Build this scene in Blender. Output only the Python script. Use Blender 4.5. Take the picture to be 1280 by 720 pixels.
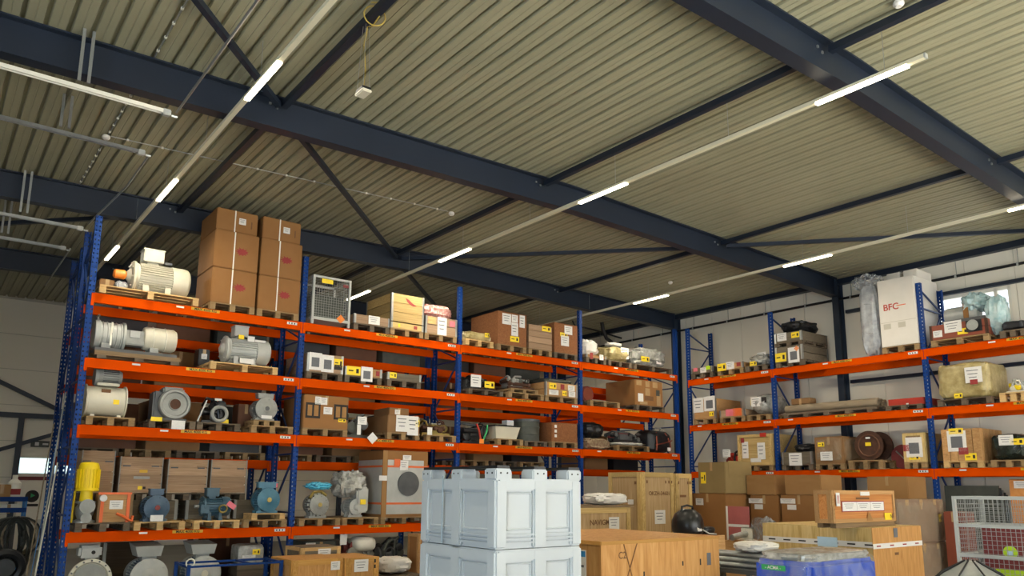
import bpy, bmesh, math, random
from mathutils import Vector, Matrix, noise
random.seed(7)
for o in list(bpy.data.objects): bpy.data.objects.remove(o)
SC = bpy.context.scene
COL = SC.collection
# ------------------------------------------------------------------ camera
H = 1.65                                  # eye height over the datum, the floor lies a little lower
F_PX, CX, CY = 956.465, 640.0, 435.972    # focal length and principal point in 1280x720 pixels
PITCH, YAW, ROLL = [math.radians(a) for a in (10.262, 37.672, 0.43)]
fw = Vector((math.sin(YAW)*math.cos(PITCH), math.cos(YAW)*math.cos(PITCH), math.sin(PITCH)))
r0 = Vector((math.cos(YAW), -math.sin(YAW), 0)); u0 = r0.cross(fw)
rt = r0*math.cos(ROLL)+u0*math.sin(ROLL); up = -r0*math.sin(ROLL)+u0*math.cos(ROLL)
EYE = Vector((0, 0, H))
cd = bpy.data.cameras.new('camera'); cam = bpy.data.objects.new('camera', cd); COL.objects.link(cam)
cam.matrix_world = Matrix(((rt.x, up.x, -fw.x, 0), (rt.y, up.y, -fw.y, 0), (rt.z, up.z, -fw.z, H), (0, 0, 0, 1)))
cd.sensor_width = 36; cd.lens = F_PX*36/1280; cd.shift_y = (CY-360)/1280; cd.clip_end = 200
SC.camera = cam
# ------------------------------------------------------------------ light
SC.view_settings.view_transform = 'Standard'; SC.view_settings.look = 'None'
SC.view_settings.gamma = 1; SC.view_settings.use_curve_mapping = False
SC.view_settings.exposure = -0.08
W = bpy.data.worlds.new('sky'); SC.world = W; W.use_nodes = True
wn = W.node_tree.nodes; bg = wn['Background']; bg.inputs[0].default_value = (0.84, 0.92, 1.0, 1); bg.inputs[1].default_value = 2.4
def area(name, loc, size, size_y, power, col, d):
    l = bpy.data.lights.new(name, 'AREA'); l.shape = 'RECTANGLE'; l.size = size; l.size_y = size_y; l.energy = power; l.color = col
    o = bpy.data.objects.new(name, l); COL.objects.link(o); o.location = loc
    o.rotation_euler = Vector(d).to_track_quat('-Z', 'Y').to_euler()
    return o
DAY = (0.80, 0.91, 1.0); WARM = (1.0, 0.9, 0.72)
# daylight entering the open loading gates behind and beside the camera
area('gate_daylight_side_offscreen', (-6.95, -1.6, 1.6), 6.0, 3.0, 1100, (0.74, 0.88, 1.0), (1, 0, 0))
area('gate_daylight_front_offscreen', (10.4, -8.95, 2.4), 11.0, 4.8, 700, (1.0, 0.97, 0.92), (0, 1, 0))
# low sun falling through the front gate on to the floor behind the camera; the roof is lit by what the floor throws up
sd = bpy.data.lights.new('sun_offscreen', 'SUN'); sd.energy = 150; sd.angle = .01; sd.color = (1.0, 0.95, 0.84)
so = bpy.data.objects.new('sun_offscreen', sd); COL.objects.link(so); so.rotation_euler = Vector((-0.12, 0.75, -0.65)).to_track_quat('-Z', 'Y').to_euler()
# ------------------------------------------------------------------ pixel helpers (a pixel is a direction; the plane it touches gives the distance)
def ray(px, py): return fw*F_PX + rt*(px-CX) - up*(py-CY)
def on(px, py, ax, val):
    d = ray(px, py); return EYE + d*((val-EYE[ax])/d[ax])
def solve_x(px, Y, Z):
    n = rt*F_PX - fw*(px-CX); return -(n.y*Y + n.z*(Z-H))/n.x
def solve_y(px, X, Z):
    n = rt*F_PX - fw*(px-CX); return -(n.x*X + n.z*(Z-H))/n.y
def solve_z(py, X, Y):
    n = up*F_PX + fw*(py-CY); return H - (n.x*X + n.y*Y)/n.z
# ------------------------------------------------------------------ materials
def lin(h):
    if not isinstance(h, str): return tuple(h)+(1,)
    v = [int(h[i:i+2], 16)/255 for i in (0, 2, 4)]
    return tuple((c/12.92 if c <= .04045 else ((c+.055)/1.055)**2.4) for c in v)+(1,)
MATS = {}
def nodes(name):
    m = bpy.data.materials.new(name); m.use_nodes = True; MATS[name] = m
    nt = m.node_tree; return m, nt.nodes, nt.links, nt.nodes['Principled BSDF']
def N(nn, t, **kw):
    n = nn.new(t)
    for k, v in kw.items():
        if k.startswith('i_'):
            key = k[2:]; n.inputs[int(key) if key.isdigit() else key].default_value = v
        else: setattr(n, k, v)
    return n
def ramp(nn, stops):
    r = nn.new('ShaderNodeValToRGB'); e = r.color_ramp.elements
    while len(e) < len(stops): e.new(0.5)
    for x, (p, c) in zip(e, stops): x.position = p; x.color = lin(c)
    return r
def coords(nn, ll, scale, rnd=True):
    tc = nn.new('ShaderNodeTexCoord'); mp = nn.new('ShaderNodeMapping'); mp.inputs['Scale'].default_value = scale
    ll.new(tc.outputs['Object'], mp.inputs['Vector'])
    if rnd:
        oi = nn.new('ShaderNodeObjectInfo'); ml = N(nn, 'ShaderNodeMath', operation='MULTIPLY', i_1=37.0)
        ll.new(oi.outputs['Random'], ml.inputs[0]); ll.new(ml.outputs[0], mp.inputs['Location'])
    return mp.outputs['Vector']
def paint(name, c1, c2=None, rough=.5, metal=0.0, sc=3.0, bump=0.0, coat=0.0, spec=.5):
    m, nn, ll, b = nodes(name)
    v = coords(nn, ll, (sc,)*3)
    t = N(nn, 'ShaderNodeTexNoise', i_Scale=1.0, i_Detail=4.0, i_Roughness=.6); ll.new(v, t.inputs['Vector'])
    r = ramp(nn, [(.3, c1), (.72, c2 or c1)]); ll.new(t.outputs['Fac'], r.inputs[0]); ll.new(r.outputs[0], b.inputs['Base Color'])
    b.inputs['Roughness'].default_value = rough; b.inputs['Metallic'].default_value = metal
    b.inputs['Specular IOR Level'].default_value = spec; b.inputs['Coat Weight'].default_value = coat
    if bump:
        bp = N(nn, 'ShaderNodeBump', i_Strength=bump, i_Distance=.02); ll.new(t.outputs['Fac'], bp.inputs['Height']); ll.new(bp.outputs[0], b.inputs['Normal'])
    return m
def wood(name, c1, c2, c3, grain=(1.2, 14, 14), rough=.75, var=.25):
    m, nn, ll, b = nodes(name)
    v = coords(nn, ll, grain)
    t = N(nn, 'ShaderNodeTexNoise', i_Scale=1.0, i_Detail=5.0, i_Distortion=1.4); ll.new(v, t.inputs['Vector'])
    r = ramp(nn, [(.25, c1), (.5, c2), (.75, c3)]); ll.new(t.outputs['Fac'], r.inputs[0])
    oi = nn.new('ShaderNodeObjectInfo'); mr = N(nn, 'ShaderNodeMapRange', i_3=1-var, i_4=1+var*.5); ll.new(oi.outputs['Random'], mr.inputs[0])
    hs = nn.new('ShaderNodeHueSaturation'); ll.new(mr.outputs[0], hs.inputs['Value']); ll.new(r.outputs[0], hs.inputs['Color'])
    ll.new(hs.outputs[0], b.inputs['Base Color']); b.inputs['Roughness'].default_value = rough; b.inputs['Specular IOR Level'].default_value = .25
    return m
def film(name, c, f0=.12, f1=.62, rough=.12, sc=7.0):
    m, nn, ll, b = nodes(name)
    v = coords(nn, ll, (sc, sc, sc*.6))
    t = N(nn, 'ShaderNodeTexNoise', i_Scale=1.0, i_Detail=3.0, i_Distortion=1.0); ll.new(v, t.inputs['Vector'])
    mr = N(nn, 'ShaderNodeMapRange', i_1=.35, i_2=.7, i_3=f0, i_4=f1); ll.new(t.outputs['Fac'], mr.inputs[0])
    bp = N(nn, 'ShaderNodeBump', i_Strength=.8, i_Distance=.04); ll.new(t.outputs['Fac'], bp.inputs['Height']); ll.new(bp.outputs[0], b.inputs['Normal'])
    b.inputs['Base Color'].default_value = lin(c); b.inputs['Roughness'].default_value = rough
    ll.new(mr.outputs[0], b.inputs['Alpha'])
    return m
def emit(name, c, s):
    m, nn, ll, b = nodes(name); b.inputs['Base Color'].default_value = lin(c)
    b.inputs['Emission Color'].default_value = lin(c); b.inputs['Emission Strength'].default_value = s; return m
paint('roof', '98957c', 'a39f85', .5, 0, .8, spec=.3)
paint('steel', '16202f', '1a2536', .45, 0, .9)
paint('steel_column', '1d2836', '202c3c', .5, 0, .9)
paint('wall', 'dfd8c8', 'e6dfcf', .6, 0, .4)
paint('wall_ridge', 'b8b2a3', 'c0baab', .6, 0, .4)
paint('concrete', '7c7a73', '8c8a83', .65, 0, .7)
paint('orange', 'cf4500', 'd74d00', .55, 0, 1.2, spec=.02)
paint('blue', '12356e', '163c7a', .5, 0, 1.5, spec=.15)
paint('blue_brace', '17305f', '1b376b', .5, 0, 1.5)
paint('bluelight', '2e6fae', '377ab8', .5)
paint('galv', '9a9d9c', 'b2b5b3', .38, .75, 6)
paint('whitemetal', 'd9d6c8', 'e4e1d3', .4, 0, 2)
paint('cream', 'cdc7b2', 'd8d2be', .42, 0, 2.5)
paint('grey_cast', '8b8c87', '9b9c96', .5, .15, 6, .2)
paint('grey_light', 'a9aba6', 'b9bab4', .45, .1, 4)
paint('grey_dark', '4a4c4e', '5a5c5e', .5, .2, 5)
paint('greenish', '4c4f47', '3c3f3a', .6, .1, 5)
paint('black', '121315', '1c1d20', .45, 0, 4)
paint('blackplastic', '0d0e10', '15171a', .3, 0, 4)
paint('blue_motor', '33505f', '3e5c6c', .45, .1, 5)
paint('teal_motor', '3a6a80', '487a90', .42, .1, 5)
paint('slate_motor', '394f63', '445b70', .42, .1, 5)
paint('yellow', 'e8c800', 'f0d010', .45)
paint('tag_yellow', 'f2cf1a', 'f5d62e', .6)
paint('red', 'a82c1e', 'b8341f', .5)
paint('darkred', '6f2a28', '7d3230', .6)
paint('pink', 'a85a58', 'b36462', .7)
paint('tag_pink', 'd86a78', 'e07a86', .6)
paint('white_panel', 'd8d2c8', 'e0dad0', .6)
paint('paper', 'dad7d2', 'e4e2de', .7, 0, 8)
paint('print', '55565a', '74767a', .7, 0, 30)
paint('ink', '26221f', '302a26', .8)
paint('ink_red', '8e2f2f', '9a3a36', .8)
paint('ink_brown', '6b4a2c', '7a5634', .8)
paint('orange_plastic', 'e87a1a', 'f08a2a', .4)
paint('strap_orange', 'd9622a', 'e06c34', .5)
paint('strap_white', 'e6e2d2', 'f0ecdc', .5)
paint('tank', 'b0b6b9', 'b8bec1', .42, 0, 1.2, spec=.4)
paint('tankseam', '9fb0ba', 'a9bac4', .5)
paint('brass', '8f7d44', 'a08c50', .4, .7, 8)
paint('cable_yellow', 'b59c4c', 'c4aa58', .5)
paint('rust', '40291d', '573725', .8, .1, 9, .3)
paint('brownbox', '5a3a28', '67442f', .8, 0, 2)
paint('white_sack', 'cdcac2', 'e0ddd6', .6, 0, 5, .4)
paint('red_sack', 'c9483c', 'e8d6cc', .5, 0, 22, .3)
paint('flower_sack', '6d4a3a', '9a8a6a', .7, 0, 18, .3)
paint('cyan_cloth', '3fa8c8', '63bcd6', .5, 0, 6, .3)
paint('cyan_film', '8fb4b8', 'c4d6d6', .2, 0, 9, .6)
paint('grey_wrap', '8f9296', 'b7babd', .25, 0, 6, .7)
paint('silver_wrap', '85857f', 'c4c3bb', .22, .1, 7, .8)
paint('olive_wrap', '8d7c4c', 'bfae7c', .3, 0, 6, .7)
paint('brown_wrap', '7d6654', '96806c', .25, 0, 3, .4)
paint('black_wrap', '101512', '27332c', .18, 0, 10, .8)
paint('green_label', '2f9a58', '36a862', .5)
paint('lime', 'b8dc18', 'c2e524', .5)
paint('blue_print', '2f86c4', '3a90cc', .5)
paint('sky_label', 'b9d8ec', 'c4e0f0', .5)
paint('blue_drum', '1c46b4', '2450c0', .35)
paint('hose', '1f211f', '33352f', .5, 0, 6)
paint('redbrown', '7c3a26', '8c442c', .6)
paint('wood_skid', '6d573c', '8a7150', .8, 0, 4)
paint('card', '8d6339', '966c42', .8, 0, 1.6, spec=.2)
paint('card_dark', '80603f', '8c6a47', .8, 0, 1.6, spec=.2)
paint('card_light', '987145', 'a17b4f', .8, 0, 1.6, spec=.2)
paint('card_olive', '84704a', '8e7a52', .8, 0, 1.6, spec=.2)
paint('tape', 'a98a62', 'b5966c', .25, 0, 2)
wood('pal_new', 'b08a56', 'c9a670', 'd6b884')
wood('pal_mid', '7d6443', '957a55', 'a88d66')
wood('pal_old', '52473a', '685b4b', '7b6d5b')
wood('wood_grey', '5a5144', '6f6556', '80755f')
wood('wood_yellow', 'a68a54', 'c2a46a', 'd0b47c')
wood('wood_crate', '9c7448', 'b88d5c', 'c69e6e')
wood('wood_brownslat', '8f7258', 'a5876a', 'b7997c')
wood('wood_box', 'b5823f', 'c8944e', 'd6a763', (1.4, 9, 9))
wood('chip', '7d4f30', '8f5d3a', '9e6b45', (22, 22, 22), .85, .12)
wood('ply', 'b98a50', 'cfa067', 'dcb27a', (9, 9, 1.0), .6, .1)
wood('ply_light', 'b39456', 'cdb074', 'dcc48c', (22, 22, 1.6), .55, .06)
wood('ply_orange', 'a8763f', 'c08d52', 'cfa066', (24, 24, 2.0), .6, .08)
wood('ply_red', 'b0703a', 'c58449', 'd0945a', (1.0, 9, 9), .6, .08)
wood('osb', 'a0835a', 'b89a70', 'c8ad84', (20, 20, 1.6), .75, .1)
wood('pipe_card', '8d7d66', '9f8e75', 'ad9d84', (2, 9, 9))
film('film', 'c8ccd0'); film('film_warm', 'b8a890', .1, .5); film('film_clear', 'dde4ea', .03, .32)
emit('lamp_lit', 'fff0cf', 13.0)
m, nn, ll, b = nodes('lamp_off'); b.inputs['Base Color'].default_value = lin('e6dfc4'); b.inputs['Roughness'].default_value = .4
m, nn, ll, b = nodes('glass'); b.inputs['Base Color'].default_value = (1, 1, 1, 1); b.inputs['Roughness'].default_value = .05; b.inputs['Alpha'].default_value = .12
m, nn, ll, b = nodes('mark_yellow'); b.inputs['Base Color'].default_value = lin('cfa01c'); b.inputs['Roughness'].default_value = .5
# blue upright with the punched hole rows
m, nn, ll, b = nodes('upright')
tc = nn.new('ShaderNodeTexCoord'); sx = nn.new('ShaderNodeSeparateXYZ'); ll.new(tc.outputs['Object'], sx.inputs[0])
def mt(op, a, bb=None):
    n = N(nn, 'ShaderNodeMath', operation=op)
    for i, v in ((0, a), (1, bb)):
        if v is None: continue
        if hasattr(v, 'is_linked'): ll.new(v, n.inputs[i])
        else: n.inputs[i].default_value = v
    return n.outputs[0]
zz = mt('PINGPONG', sx.outputs['Z'], .04); zh = mt('LESS_THAN', zz, .016)
def band(c, c0, hw): return mt('LESS_THAN', mt('ABSOLUTE', mt('SUBTRACT', mt('ABSOLUTE', c), c0)), hw)
hx = mt('MULTIPLY', band(sx.outputs['X'], .028, .009), zh); hy = mt('MULTIPLY', band(sx.outputs['Y'], .018, .008), zh)
ge = nn.new('ShaderNodeNewGeometry'); vt = nn.new('ShaderNodeVectorTransform'); vt.vector_type = 'NORMAL'; vt.convert_from = 'WORLD'; vt.convert_to = 'OBJECT'
ll.new(ge.outputs['Normal'], vt.inputs[0]); sn = nn.new('ShaderNodeSeparateXYZ'); ll.new(vt.outputs[0], sn.inputs[0])
fx = mt('GREATER_THAN', mt('ABSOLUTE', sn.outputs['Y']), .7)
mm = mt('ADD', mt('MULTIPLY', hx, fx), mt('MULTIPLY', hy, mt('SUBTRACT', 1.0, fx)))
mx = N(nn, 'ShaderNodeMixRGB'); ll.new(mm, mx.inputs[0]); mx.inputs[1].default_value = lin('123a7c'); mx.inputs[2].default_value = lin('123a7c')
ll.new(mx.outputs[0], b.inputs['Base Color']); ll.new(mt('SUBTRACT', 1.0, mm), b.inputs['Alpha']); b.inputs['Roughness'].default_value = .5; b.inputs['Specular IOR Level'].default_value = .15
# ------------------------------------------------------------------ mesh helpers
def link(o, parent=None):
    COL.objects.link(o)
    if parent is not None: o.parent = parent
    return o
UNIT = {}
def unit(mat, beveled=False):
    k = mat
    if k not in UNIT:
        me = bpy.data.meshes.new('plank_'+mat)
        v = [(x, y, z) for x in (-.5, .5) for y in (-.5, .5) for z in (-.5, .5)]
        f = [(0, 1, 3, 2), (4, 6, 7, 5), (0, 4, 5, 1), (2, 3, 7, 6), (0, 2, 6, 4), (1, 5, 7, 3)]
        me.from_pydata(v, [], f); me.materials.append(MATS[mat]); UNIT[k] = me
    return UNIT[k]
def U(name, mat, parent, c, s, rot=None):
    o = bpy.data.objects.new(name, unit(mat)); link(o, parent); o.location = c; o.scale = s
    if rot: o.rotation_euler = rot
    return o
class MB:
    def __init__(s): s.v = []; s.f = []; s.sm = []
    def add(s, vs, fs, smooth=False):
        n = len(s.v); s.v += [tuple(v) for v in vs]; s.f += [tuple(i+n for i in f) for f in fs]; s.sm += [smooth]*len(fs); return s
    def box(s, c, d, rot=None):
        c = Vector(c); M = rot if rot is not None else Matrix.Identity(3)
        vs = [c + M @ Vector((x*d[0]/2, y*d[1]/2, z*d[2]/2)) for x in (-1, 1) for y in (-1, 1) for z in (-1, 1)]
        return s.add(vs, [(0, 1, 3, 2), (4, 6, 7, 5), (0, 4, 5, 1), (2, 3, 7, 6), (0, 2, 6, 4), (1, 5, 7, 3)])
    def bar(s, a, b, w, h=None):
        a, b = Vector(a), Vector(b); d = b-a; q = d.to_track_quat('X', 'Z').to_matrix()
        return s.box((a+b)/2, (d.length, w, h or w), q)
    def lathe(s, prof, o=(0, 0, 0), ax=(0, 0, 1), n=24, smooth=True):
        # prof: list of (radius, distance along axis)
        o = Vector(o); q = Vector(ax).to_track_quat('Z', 'Y').to_matrix(); vs = []; fs = []
        for r, h in prof:
            for i in range(n):
                a = 2*math.pi*i/n; vs.append(o + q @ Vector((r*math.cos(a), r*math.sin(a), h)))
        for j in range(len(prof)-1):
            for i in range(n):
                k = (i+1) % n; fs.append((j*n+i, j*n+k, (j+1)*n+k, (j+1)*n+i))
        fs.append(tuple(reversed(range(n)))); L = (len(prof)-1)*n; fs.append(tuple(L+i for i in range(n)))
        s.add(vs, fs, smooth)
        return s
    def cyl(s, a, b, r, r2=None, n=16):
        a, b = Vector(a), Vector(b); return s.lathe([(r, 0), (r if r2 is None else r2, (b-a).length)], a, b-a, n)
    def tube(s, pts, r, n=8):
        pts = [Vector(p) for p in pts]; vs = []; fs = []
        for i, p in enumerate(pts):
            t = (pts[min(i+1, len(pts)-1)]-pts[max(i-1, 0)]).normalized(); q = t.to_track_quat('Z', 'Y').to_matrix()
            for k in range(n):
                a = 2*math.pi*k/n; vs.append(p+q @ Vector((r*math.cos(a), r*math.sin(a), 0)))
        for j in range(len(pts)-1):
            for i in range(n): k = (i+1) % n; fs.append((j*n+i, j*n+k, (j+1)*n+k, (j+1)*n+i))
        fs.append(tuple(reversed(range(n)))); fs.append(tuple((len(pts)-1)*n+i for i in range(n)))
        return s.add(vs, fs, True)
    def ring(s, o, ax, R, r, n=28, k=8):
        o = Vector(o); q = Vector(ax).to_track_quat('Z', 'Y').to_matrix(); vs = []; fs = []
        for i in range(n):
            a = 2*math.pi*i/n
            for j in range(k):
                b = 2*math.pi*j/k; vs.append(o+q @ Vector(((R+r*math.cos(b))*math.cos(a), (R+r*math.cos(b))*math.sin(a), r*math.sin(b))))
        for i in range(n):
            for j in range(k):
                fs.append((i*k+j, ((i+1) % n)*k+j, ((i+1) % n)*k+(j+1) % k, i*k+(j+1) % k))
        return s.add(vs, fs, True)
    def blob(s, c, d, seed=0, amp=.12, p=.45, n=28, freq=3.0, fold=0):
        # superellipsoid crumpled by noise, flat underneath; c is the middle of the base
        c = Vector(c); vs = []; fs = []; m2 = n//2
        sg = lambda v, e: math.copysign(abs(v)**e, v)
        for j in range(m2+1):
            ph = -math.pi/2+math.pi*j/m2
            for i in range(n):
                th = 2*math.pi*i/n
                q = Vector((sg(math.cos(ph), p)*sg(math.cos(th), p), sg(math.cos(ph), p)*sg(math.sin(th), p), sg(math.sin(ph), p)))
                k = 1+amp*(noise.noise(q*freq+Vector((seed*7.3, seed*3.1, 0)))+.5*noise.noise(q*freq*2.3+Vector((seed, 0, 5))))
                if fold: k += fold*math.sin(9*th+5*noise.noise(q*2+Vector((seed, 1, 1))))*abs(math.cos(ph))
                z = q.z*k; z = max(z, -1)
                vs.append(c+Vector((q.x*k*d[0]/2, q.y*k*d[1]/2, (z+1)*d[2]/2)))
        for j in range(m2):
            for i in range(n): k = (i+1) % n; fs.append((j*n+i, j*n+k, (j+1)*n+k, (j+1)*n+i))
        return s.add(vs, fs, True)
    def build(s, name, mat, parent=None, bevel=0, loc=None, rot=None, seg=2):
        me = bpy.data.meshes.new(name); me.from_pydata(s.v, [], s.f); me.materials.append(MATS[mat])
        me.polygons.foreach_set('use_smooth', s.sm)
        bm = bmesh.new(); bm.from_mesh(me); bmesh.ops.recalc_face_normals(bm, faces=bm.faces)
        if bevel: bmesh.ops.bevel(bm, geom=[e for e in bm.edges], offset=bevel, segments=seg, affect='EDGES', clamp_overlap=True)
        else:
            for e in bm.edges:
                if len(e.link_faces) == 2 and e.calc_face_angle(0) > .6: e.smooth = False
        bm.to_mesh(me); bm.free()
        o = bpy.data.objects.new(name, me); link(o, parent)
        if loc: o.location = loc
        if rot: o.rotation_euler = rot
        return o
def tag(o, label, cat, group=None, kind=None):
    if label: o['label'] = label
    if cat: o['category'] = cat
    if group: o['group'] = group
    if kind: o['kind'] = kind
    return o
def struct(o): o['kind'] = 'structure'; return o
TXT = {}
def text(name, s, size, mat, parent, loc, rz=0.0, bold=False, face=None):
    # flat lettering standing upright, read from local -y (rz turns it)
    k = (s, mat)
    if k not in TXT:
        c = bpy.data.curves.new('t', 'FONT'); c.body = s; c.size = 1; c.align_x = 'CENTER'; c.align_y = 'CENTER'; c.offset = .018
        o = bpy.data.objects.new('t', c); COL.objects.link(o); dg = bpy.context.evaluated_depsgraph_get()
        me = bpy.data.meshes.new_from_object(o.evaluated_get(dg)); me.materials.clear(); me.materials.append(MATS[mat]); me.name = name
        bpy.data.objects.remove(o); TXT[k] = me
    o = bpy.data.objects.new(name, TXT[k]); link(o, parent); o.location = loc; o.scale = (size, size, size)
    o.rotation_euler = (math.pi/2, 0, rz); return o
# ================================================================== the hall
FL = -0.2
XW, YBK, XL, YF = 18.35, 26.0, -7.0, -9.0
RIDGE = 9.0
def beam_z(x): return 6.645 - .0185*abs(x-RIDGE)
BD = 0.48
floor = struct(MB().box(((XL+XW)/2, (YF+YBK)/2, FL-.1), (XW-XL+.6, YBK-YF+.6, .2)).build('floor', 'concrete'))
# trapezoidal steel deck: ribs run along Y, the deck follows the shallow ridge of the frames
mb = MB(); vs = []; prof = []
x = XL-.3; pit = .2345
while x < XW+.3:
    prof += [(x, 0), (x+.076, 0), (x+.082, .006), (x+.088, .006), (x+.094, 0), (x+.17, 0), (x+.182, .05), (x+.2225, .05)]; x += pit
prof.append((x, 0))
ys = [YF-.3, -2, 4.5, 9.9, 15.2, 20.6, YBK+.3]
for px_, h in prof:
    for y in ys: vs.append((px_, y, beam_z(px_)+BD+.004+h))
n = len(ys); fs = [(i*n+j, (i+1)*n+j, (i+1)*n+j+1, i*n+j+1) for i in range(len(prof)-1) for j in range(n-1)]
ceil_ = struct(mb.add(vs, fs).build('ceiling', 'roof'))
k = struct(MB().box(((XL+XW)/2, (YF+YBK)/2, 7.4), (XW-XL+.8, YBK-YF+.8, .06)).build('roof_insulation', 'wall'))
# walls -------------------------------------------------------------
WY0, WY1, WZ0, WZ1 = 6.12, 7.75, 5.0, 6.03
mb = MB(); t = .12; xc = XW+t/2+.012
mb.box((xc, (YF+WY0)/2, 3.55), (t, WY0-YF, 7.5)); mb.box((xc, (WY1+YBK)/2, 3.55), (t, YBK-WY1, 7.5))
mb.box((xc, (WY0+WY1)/2, (WZ0+FL)/2), (t, WY1-WY0, WZ0-FL)); mb.box((xc, (WY0+WY1)/2, (WZ1+7.3)/2), (t, WY1-WY0, 7.3-WZ1))
wall_r = struct(mb.build('wall_right', 'wall_ridge'))
y = YF
while y < YBK-.01:
    a, b2 = y+.006, min(y+.994, YBK)
    segs = [(a, b2)]
    if b2 > WY0 and a < WY1:
        lo, hi = max(a, WY0), min(b2, WY1)
        U('wall_panel', 'wall', wall_r, (XW+.004, (lo+hi)/2, (FL+WZ0)/2), (.016, hi-lo, WZ0-FL)); U('wall_panel', 'wall', wall_r, (XW+.004, (lo+hi)/2, (WZ1+7.1)/2), (.016, hi-lo, 7.1-WZ1))
        segs = [(p, q) for p, q in ((a, min(b2, WY0)), (max(a, WY1), b2)) if q-p > .02]
    for p, q in segs: U('wall_panel', 'wall', wall_r, (XW+.004, (p+q)/2, (FL+7.1)/2), (.016, q-p, 7.1-FL))
    y += 1.0
wr = struct(tag(link(bpy.data.objects.new('window_1', None)), 'white framed high window in the right wall', 'window')); wr.location = (XW, (WY0+WY1)/2, WZ0)
ww, wh = WY1-WY0, WZ1-WZ0
for c, s in (((.05, 0, .03), (.1, ww, .06)), ((.05, 0, wh-.03), (.1, ww, .06)), ((.05, -ww/2+.03, wh/2), (.1, .06, wh)), ((.05, ww/2-.03, wh/2), (.1, .06, wh)), ((.05, -ww/2+.30, wh/2), (.1, .07, wh))):
    U('window_frame', 'whitemetal', wr, c, s)
U('pane', 'glass', wr, (.06, -ww/2+.17, wh/2), (.012, .24, wh-.12)); U('pane', 'glass', wr, (.06, .15, wh/2), (.012, ww-.42, wh-.12))
back = struct(MB().box(((XL+XW)/2, YBK+.08, 3.55), (XW-XL+.4, .12, 7.5)).build('wall_back', 'wall_ridge'))
for i in range(7):
    U('wall_panel', 'wall', back, ((XL+XW)/2, YBK+.01, FL+.5+i*1.02), (XW-XL, .03, 1.0))
# left wall and front wall with the open loading gates (behind the camera)
mb = MB()
mb.box((XL-.06, -7, 3.55), (.12, 4.4, 7.5)); mb.box((XL-.06, 13.9, 3.55), (.12, 24.6, 7.5)); mb.box((XL-.06, -1.6, 5.3), (.12, 6.4, 4.0)); struct(mb.build('wall_left', 'wall'))
mb = MB()
mb.box((-2.2, YF-.06, 3.55), (9.8, .12, 7.5)); mb.box((17.3, YF-.06, 3.55), (2.4, .12, 7.5)); mb.box((9.4, YF-.06, 6.2), (13.4, .12, 2.2)); struct(mb.build('wall_front', 'wall'))
# frames --------------------------------------------------------------
FRAMES = [-1.0, 4.428, 9.858, 15.166, 20.5]
where = ['nearest the loading gate', 'crossing above the long light line end', 'over the open floor before the long rack', 'directly above the long pallet rack', 'behind the double pallet rack']
for Y, wt in zip(FRAMES, where):
    mb = MB()
    for xa, xb in ((XL, RIDGE), (RIDGE, XW-.3)):
        za, zb = beam_z(xa), beam_z(xb)
        for y0, y1, h0, h1 in ((Y, Y+.2, 0, .022), (Y, Y+.2, BD-.022, BD), (Y+.094, Y+.106, .02, BD-.02)):
            v = [(xx, yy, zc+hh) for xx, zc in ((xa, za), (xb, zb)) for yy in (y0, y1) for hh in (h0, h1)]
            mb.add(v, [(0, 1, 3, 2), (4, 6, 7, 5), (0, 4, 5, 1), (2, 3, 7, 6), (0, 2, 6, 4), (1, 5, 7, 3)])
    b_ = struct(tag(mb.build('roof_beam', 'steel'), 'dark blue steel roof beam '+wt, 'beam'))
    for xt in (3.54, 8.36, 13.4):
        for dx in (-.05, .05):
            U('bolt', 'galv', b_, (xt-.12+dx, Y+.085, beam_z(xt)+BD-.13-dx*.4), (.032, .02, .032))
    mb = MB(); zt = beam_z(XW-.3)+BD
    for a_, b2, c_, d_ in ((XW-.30, XW-.285, Y+.02, Y+.18), (XW-.045, XW-.03, Y+.02, Y+.18), (XW-.29, XW-.04, Y+.094, Y+.106)):
        mb.box(((a_+b2)/2, (c_+d_)/2, (FL+zt)/2), (b2-a_, d_-c_, zt-FL))
    struct(tag(mb.build('wall_column', 'steel_column'), 'dark steel wall column under the roof beam '+wt, 'column'))
# ties along the ribs and the wind bracing in the roof plane
for xt, wt in ((3.54, 'beside the first light line'), (8.36, 'in the middle of the roof'), (13.4, 'between the middle and the right wall'), (-1.4, 'above the crane rails')):
    for Y0, Y1 in zip(FRAMES, FRAMES[1:]+[YBK]):
        z = beam_z(xt)+BD-.12
        struct(tag(MB().box((xt, (Y0+Y1)/2+.1, z), (.09, Y1-Y0-.16, .09)).build('roof_tie', 'steel'), 'dark blue square roof tie '+wt+', parallel to the ribs', 'tie', 'roof ties '+wt))
zb = 6.86
def diag(a, b2, lab):
    struct(tag(MB().bar((a[0], a[1], zb), (b2[0], b2[1], zb), .075).build('roof_brace', 'steel'), lab, 'brace'))
diag((-1.3, 4.64), (3.45, 9.82), 'dark diagonal roof brace near the first light line end')
diag((3.62, 10.08), (8.28, 15.13), 'dark diagonal roof brace between the ceiling sensor line and the beam')
diag((13.32, 10.08), (8.44, 15.13), 'dark diagonal roof brace crossing behind the middle light line')
diag((18.0, 4.64), (13.48, 9.82), 'dark diagonal roof brace beside the right light line')
diag((8.44, 15.38), (13.3, 20.46), 'dark diagonal roof brace behind the long rack')
diag((3.46, 15.38), (-1.3, 20.46), 'dark diagonal roof brace above the rear aisle')
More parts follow.
